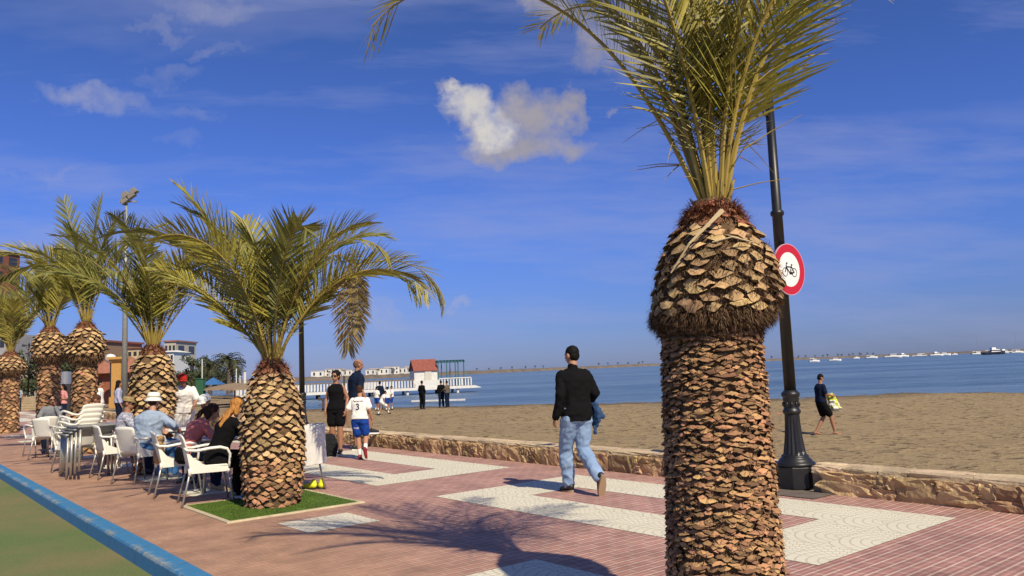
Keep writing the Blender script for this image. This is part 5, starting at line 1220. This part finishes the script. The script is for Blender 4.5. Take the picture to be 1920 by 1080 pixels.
def boat(label, px_, D, L_, yaw, cabin=1, mast=0, dark=False):
    q = atd(px_, 680, D); o = thing('boat', label, 'boat', (q.x, D, -.9), R(yaw), 'boats moored off the spit'); rings = []
    for i in range(11):
        t = i/10; w = L_*.15*(1-max(0, (t-.45)/.55)**2.2)*.98+.02; y0 = .0; h = L_*.085*(1+.35*t*t)+.25; x = -L_/2+L_*t
        rings.append([(x, -w, h), (x, -w*.92, h*.4), (x, -w*.4, -.25), (x, w*.4, -.25), (x, w*.92, h*.4), (x, w, h)])
    b = MB(); b.ring(rings); hl = b.build('hull', M_HD if dark else M_HULL, o)
    h = L_*.085+.3
    if cabin:
        b = MB(); b.box((L_*.02, 0, h+L_*.05), (L_*.42, L_*.2, L_*.11), taper=.82); cb_ = b.build('cabin', M_HULL, o); b = MB(); b.box((L_*.02, 0, h+L_*.055), (L_*.43, L_*.19, L_*.045), taper=.97); b.build('window', M_GL, cb_)
        if cabin > 1:
            b = MB(); b.box((-L_*.05, 0, h+L_*.145), (L_*.2, L_*.16, L_*.07), taper=.8); b.build('flybridge', M_HULL, o)
    if mast:
        b = MB(); b.tube([(0, 0, h), (0, 0, h+mast)], .08, 5); b.build('mast', M_AL, o); b = MB(); b.tube([(0, 0, h+.9), (-L_*.4, 0, h+1.0)], .12, 5); b.build('boom', M_HULL, o)
    return o
for a in (('small white sailing boat, leftmost of the moored boats', 1527, 420, 6.0, 8, 1, 7), ('small white motor boat with low cabin, second from the left', 1566, 430, 6.6, -6, 1, 0), ('little white boat just off the spit, third from the left', 1606, 640, 7, 20, 1, 0),
          ('grey-white sailing boat with tall mast, fourth from the left', 1635, 600, 9.5, 5, 1, 11), ('long low white boat, fifth from the left', 1675, 560, 12, -8, 1, 0), ('white motor cruiser with raised cabin in the middle of the row', 1694, 600, 10, 10, 2, 0),
          ('white boat with square stern, just right of the middle cruiser', 1725, 560, 9, 170, 1, 9), ('white motor boat with dark windows near the middle of the row', 1757, 570, 10, 0, 2, 0), ('white yacht with pointed bow right of the middle', 1771, 600, 10, -10, 1, 0),
          ('small white boat sitting alone right of the yacht', 1791, 620, 6, 15, 1, 0), ('pale sailing boat left of the big dark-hulled yacht', 1835, 520, 9, 5, 1, 12), ('big yacht with dark hull and white upper deck', 1866, 460, 14, 8, 2, 5, True), ('white motor boat behind the big dark-hulled yacht', 1885, 540, 10, -8, 2, 0),
          ('pale sailing boat at the right edge of the picture', 1909, 520, 9, 5, 1, 12)): boat(*a)

# ------------------------------------------------------------------ town on the left
M_BRICK = mat('brick', (.25, .085, .05), .9, var=.2, scale=2); M_CREAM = mat('render_cream', (.50, .40, .26), .9, var=.1, scale=.8); M_BEIGE = mat('render_beige', (.46, .41, .31), .9, var=.08, scale=.7)
M_OCH = mat('ochre', (.50, .27, .07), .85, var=.1); M_GREYR = mat('render_grey', (.30, .30, .30), .9, var=.12, scale=.7); M_RT = mat('roof_terracotta', (.30, .12, .07), .85, var=.25, scale=3, bump=.5, bscale=6); M_BROWN = mat('render_brown', (.27, .17, .10), .9, var=.1)
def building(label, px0, px1, D, top, d, mw, storeys, cols, rz=0, roof=M_RT, scols=0, balc=None, name='apartment_building', pitched=False, cat='building', bh=0):
    a = atd(px0, 700, D); c = Vector((atd(px1, 700, D+d).x, D, 0)); t = atd((px0+px1)/2, top, D); w = c.x-a.x; h = t.z
    o = thing(name, label, cat, ((a.x+c.x)/2, D+d/2, 0), R(rz))
    b = MB(); b.box((0, 0, h/2-.25), (w, d, h+.5)); b.build('wall', mw, o)
    b = MB()
    if pitched:
        b.add([(-w/2-.3, -d/2-.3, h), (w/2+.3, -d/2-.3, h), (w/2+.3, d/2+.3, h), (-w/2-.3, d/2+.3, h), (-w/2+w*.2, 0, h+w*.12), (w/2-w*.2, 0, h+w*.12)], [(0, 1, 5, 4), (1, 2, 5), (2, 3, 4, 5), (3, 0, 4), (3, 2, 1, 0)])
    else: b.box((0, 0, h+.12), (w+.5, d+.5, .28))
    b.build('roof', roof, o)
    rows(o, None, w, d, h, storeys, cols)
    if scols: rows(o, None, w, d, h, storeys, scols, face='s')
    if balc:
        fh = h/storeys
        for s_ in range(1, storeys):
            b = MB(); b.box((w*balc[0], -d/2-.55, fh*s_+.05), (w*balc[1], 1.1, .14)); bo = b.build('balcony', balc[2], o)
            b = MB(); b.box((w*balc[0], -d/2-1.08, fh*s_+.62), (w*balc[1], .06, .9)); b.box((w*balc[0]+w*balc[1]/2-.03, -d/2-.55, fh*s_+.62), (.06, 1.0, .9)); b.build('parapet', balc[2], bo)
    return o, w, h
building('tall red-brick and cream apartment tower cut by the left edge of the picture', -90, 32, 135, 468, 8, M_BRICK, 9, 4, 0, M_CREAM, 2, balc=(-.25, .45, M_CREAM))
building('grey concrete building between the two leftmost palms', 24, 70, 120, 628, 10, M_GREYR, 4, 2, 0, M_GREYR)
building('low pale building behind the leftmost lamp post', 20, 130, 100, 676, 8, M_BEIGE, 2, 6, 0, M_GREYR)
building('brown apartment building with cream balconies left of the tall mast', 110, 266, 118, 641, 12, M_BROWN, 3, 6, 0, M_BRICK, 0, balc=(.22, .5, M_CREAM))
building('cream building with terracotta roof behind the third palm', 238, 310, 125, 652, 8, M_CREAM, 3, 3, 0, M_RT, 0, balc=(0, .8, M_CREAM), pitched=True)
building('beige apartment block with flat brown roof, highest right of the third palm', 308, 368, 155, 640, 10, M_BEIGE, 3, 3, 0, M_RT, 2)
building('white house with arched windows and gable right of the third palm', 290, 356, 140, 660, 7, M_HW, 3, 5, 0, M_HW, 0, pitched=True, name='white_villa', cat='house')
building('low peach-coloured house beyond the dark hedge', 372, 402, 150, 686, 8, M_CREAM, 2, 3, 0, M_RT, pitched=True, name='small_house', cat='house')
# kiosk
q = atd(196, 720, 62); o = thing('kiosk', 'reddish wooden kiosk with tiled roof beside the ochre pillar', 'kiosk', (q.x, 64, 0), R(4))
b = MB(); b.box((0, 0, 1.2), (4.6, 3, 2.4)); b.build('wall', mat('red_boards', (.26, .085, .04), .85, var=.25, scale=3), o)
b = MB(); b.add([(-2.8, -2.1, 2.4), (2.8, -2.1, 2.4), (2.8, 2.1, 2.4), (-2.8, 2.1, 2.4), (-1.0, 0, 3.7), (1.0, 0, 3.7)], [(0, 1, 5, 4), (1, 2, 5), (2, 3, 4, 5), (3, 0, 4), (3, 2, 1, 0)]); b.build('roof', M_RT, o)
for x in (-1.4, 1.3):
    b = MB(); b.box((x, -1.52, 1.6), (.9, .08, .8)); wn = b.build('window', M_GL, o); b = MB(); b.box((x, -1.54, 1.14), (1.0, .12, .08)); b.build('sill', M_OCH, wn)
q = atd(222, 700, 52); o = thing('ochre_pillar', 'ochre gate pillar with moulded cap standing left of the tall mast', 'pillar', (q.x, 52, 0))
b = MB(); b.box((0, 0, 1.5), (.62, .62, 3.0)); b.build('shaft', M_OCH, o); b = MB(); b.box((0, 0, 3.06), (.85, .85, .12)); b.box((0, 0, 3.2), (1.05, 1.05, .16)); b.box((0, 0, .35), (.8, .8, .7)); b.build('mouldings', M_OCH, o)
q = atd(207, 672, 60); o = thing('wall_lantern', 'white round lantern on a dark bracket above the kiosk roof', 'lantern', (q.x, 60, q.z)); b = MB(); b.ell((0, 0, 0), (.42, .42, .34), seg=16); b.build('globe', M_HW, o, smooth=True); b = MB(); b.tube([(0, .05, -.3), (0, .1, -q.z)], .05, 6); b.build('pole', M_BLK, o)
q = atd(122, 700, 45); o = thing('bin', 'shiny metal drum on a dark brown cabinet between the palms', 'drum', (q.x, 45, 0))
b = MB(); b.lathe([(1.62, .30), (1.64, .32), (2.3, .32), (2.32, .30), (2.34, .1)], 20); b.build('drum', mat('steel', (.55, .54, .5), .3, metal=.8), o, smooth=False); b = MB(); b.box((0, 0, .8), (.95, .7, 1.6)); b.build('cabinet', mat('cabinet', (.035, .028, .022), .7), o, bevel=.02)
# floodlight mast
q = atd(233, 745, 41); o = thing('floodlight_mast', 'tall galvanised mast with a cluster of floodlights, rising behind the third palm', 'floodlight', (q.x, 41, 0)); M_GALV = mat('galvanised', (.33, .34, .31), .55, metal=.4, var=.15)
zt = atd(234, 382, 41).z
b = MB(); b.tube([(0, 0, 0), (0, 0, zt*.6), (0, 0, zt)], [.16, .11, .07], 12); b.build('pole', M_GALV, o, smooth=True)
b = MB(); b.box((.1, 0, zt+.1), (.9, .10, .08)); b.box((0, 0, zt+.25), (.08, .08, .5)); b.build('crossbar', M_GALV, o)
for x, z_ in ((-.05, .15), (.3, .42), (.0, .45), (.42, .62)):
    b = MB(); b.box((x, -.1, zt+z_), (.42, .30, .30), rot=Matrix.Rotation(R(-35), 3, 'Y'), taper=.75); fl_ = b.build('floodlight', mat('lamp_housing', (.22, .20, .16), .5), o, bevel=.02)
# stepped wall and steps behind the leftmost palms
for i, (yy, hh_) in enumerate(((56, .9), (53.5, .45))):
    o = thing('garden_wall', ('higher tan slatted wall behind the leftmost lamp post', 'low tan step in front of the slatted wall at far left')[i], 'wall', (atd(52, 750, yy).x, yy, 0), R(3))
    b = MB()
    for k2 in range(int(hh_/.15)): b.box((0, 0, .07+.15*k2), (7.5+1.5*i, .5, .13))
    b.build('slabs', mat('tan_slabs', (.40, .30, .17), .85, var=.2), o)
# leafy trees and palms of the town
def tree(label, px_, D, h, rad, seed, n=1500, zc=None, group=None):
    rr = random.Random(seed); q = atd(px_, 720, D); o = thing('leafy_tree', label, 'tree', (q.x, D, 0), 0, group); b = MB(); zc = zc or h*.62
    b.tube([(0, 0, 0), (.05, 0, h*.3), (.0, 0, h*.55)], [.16, .12, .06], 7)
    for i in range(6):
        a = rr.uniform(0, 2*PI); b.tube([(0, 0, h*.35), (math.cos(a)*rad*.4, math.sin(a)*rad*.4, h*.6), (math.cos(a)*rad*.7, math.sin(a)*rad*.7, h*.8)], [.07, .04, .015], 5)
    b.build('trunk', M_BARK, o); b = MB(); cl = [(Vector((rr.uniform(-1, 1)*rad*.75, rr.uniform(-1, 1)*rad*.75, zc+rr.uniform(-1, 1)*h*.30)), rad*rr.uniform(.22, .45)) for _ in range(16)]
    for i in range(n):
        c, r_ = cl[i % 16]; d = Vector((rr.gauss(0, 1), rr.gauss(0, 1), rr.gauss(0, .8))).normalized()*r_*rr.uniform(.5, 1.05); p = c+d; s_ = rr.uniform(.10, .22)
        x = Vector((rr.gauss(0, 1), rr.gauss(0, 1), rr.gauss(0, 1))).normalized()*s_; y = x.orthogonal().normalized()*s_*.6; b.add([p-x, p-y, p+x, p+y], [(0, 1, 2, 3)])
    b.build('crown', M_GRN, o, recalc=False)
tree('dark leafy tree between the two leftmost palms', 45, 75, 4.6, 2.6, 1); tree('leafy tree behind the fourth palm trunk', 128, 80, 5.2, 2.4, 2); tree('rounded tree beside the kiosk roof', 185, 76, 4.4, 1.8, 3)
tree('dark clipped hedge-like tree right of the white house', 368, 120, 5.6, 2.2, 5); tree('low leafy tree behind the man in the red cap', 362, 110, 2.8, 2.2, 6); tree('low dark tree left of the feathery palms', 335, 112, 2.6, 2.0, 7); tree('low bushes below the two feathery palms', 415, 118, 3.4, 3.4, 8, n=2200)
for i, (x, yy, D, h, r_, lb) in enumerate(((394, 0, 105, 3.4, 1.9, 'small feathery palm left of the bigger one beyond the tables'), (428, 0, 100, 3.8, 2.3, 'bushy feathery palm standing against the sky left of the pineapple-trunk palm'), (345, 0, 100, 1.8, 1.6, 'small palm in front of the white house'), (436, 0, 112, 3.3, 2.0, 'small palm just right of the bushy feathery one'))):
    q = atd(x, 700, D); mini_palm(lb, (q.x, D, 0), h, r_, None, 200+i, nf=46, trunk_r=.2, leafw=.55)
# masts, sunshades and blue tents near the pier root
for i, (x, t, D, lb) in enumerate(((459, 697, 78, 'thick white pole at the root of the pier'), (379, 672, 90, 'thin lamp pole against the sky right of the beige block'), (443, 690, 90, 'thin grey pole left of the thick white pole'), (450, 703, 95, 'slender white pole between the grey pole and the thick white one'))):
    q = atd(x, t, D); o = thing('pole', lb, 'pole', (q.x, D, 0)); b = MB(); r_ = .13 if i == 0 else .06; b.tube([(0, 0, -.7), (0, 0, q.z)], r_, 8); b.build('shaft', M_WP, o)
    b = MB(); b.box((0, 0, q.z+.05), (.5 if i == 1 else .2, .2, .12)); b.build('top', M_PILE, o)
for i, (x, y, D, c_, lb) in enumerate(((400, 716, 88, (.03, .12, .30), 'blue market tent beyond the man in the red cap'), (376, 722, 70, (.02, .10, .045), 'green box beside the man in the red cap'))):
    q = atd(x, y, D); o = thing('tent' if i == 0 else 'green_box', lb, 'tent' if i == 0 else 'box', (q.x, D, 0)); w = 1.0 if i == 0 else .7
    m_ = mat('tent%d' % i, c_, .7); b = MB(); hh_ = q.z+.5
    if i == 0:
        b.add([(-w, -w, hh_-.8), (w, -w, hh_-.8), (w, w, hh_-.8), (-w, w, hh_-.8), (0, 0, hh_)], [(0, 1, 4), (1, 2, 4), (2, 3, 4), (3, 0, 4)]); b.build('canopy', m_, o)
        for sx in (-1, 1):
            for sy in (-1, 1): b = MB(); b.box((sx*w*.95, sy*w*.95, (hh_-.8)/2), (.06, .06, hh_-.8)); b.build('leg', M_AL, o)
    else: b.box((0, 0, hh_/2), (w, .7, hh_), taper=.92); b.build('body', m_, o, bevel=.03); b = MB(); b.box((0, 0, hh_+.04), (w*1.02, .74, .08)); b.build('lid', m_, o, bevel=.02)
for i, (x, D, w, lb) in enumerate(((440, 72, 3.0, 'long straw sunshade at the root of the pier, left of the palm trunk'), (468, 66, 2.4, 'straw sunshade partly hidden by the pineapple-trunk palm'))):
    q = atd(x, 722, D); o = thing('sunshade', lb, 'sunshade', (q.x, D, -.7)); h = q.z+.7
    b = MB(); b.lathe([(h-.35, w), (h-.25, w*.98), (h+.1, w*.3), (h+.2, .05)], 14); b.build('canopy', mat('straw', (.24, .17, .10), .95, var=.3, scale=8, bump=.6), o); b = MB(); b.tube([(0, 0, 0), (0, 0, h)], .07, 6); b.build('pole', M_PILE, o)

bpy.data.scenes.remove(TS)
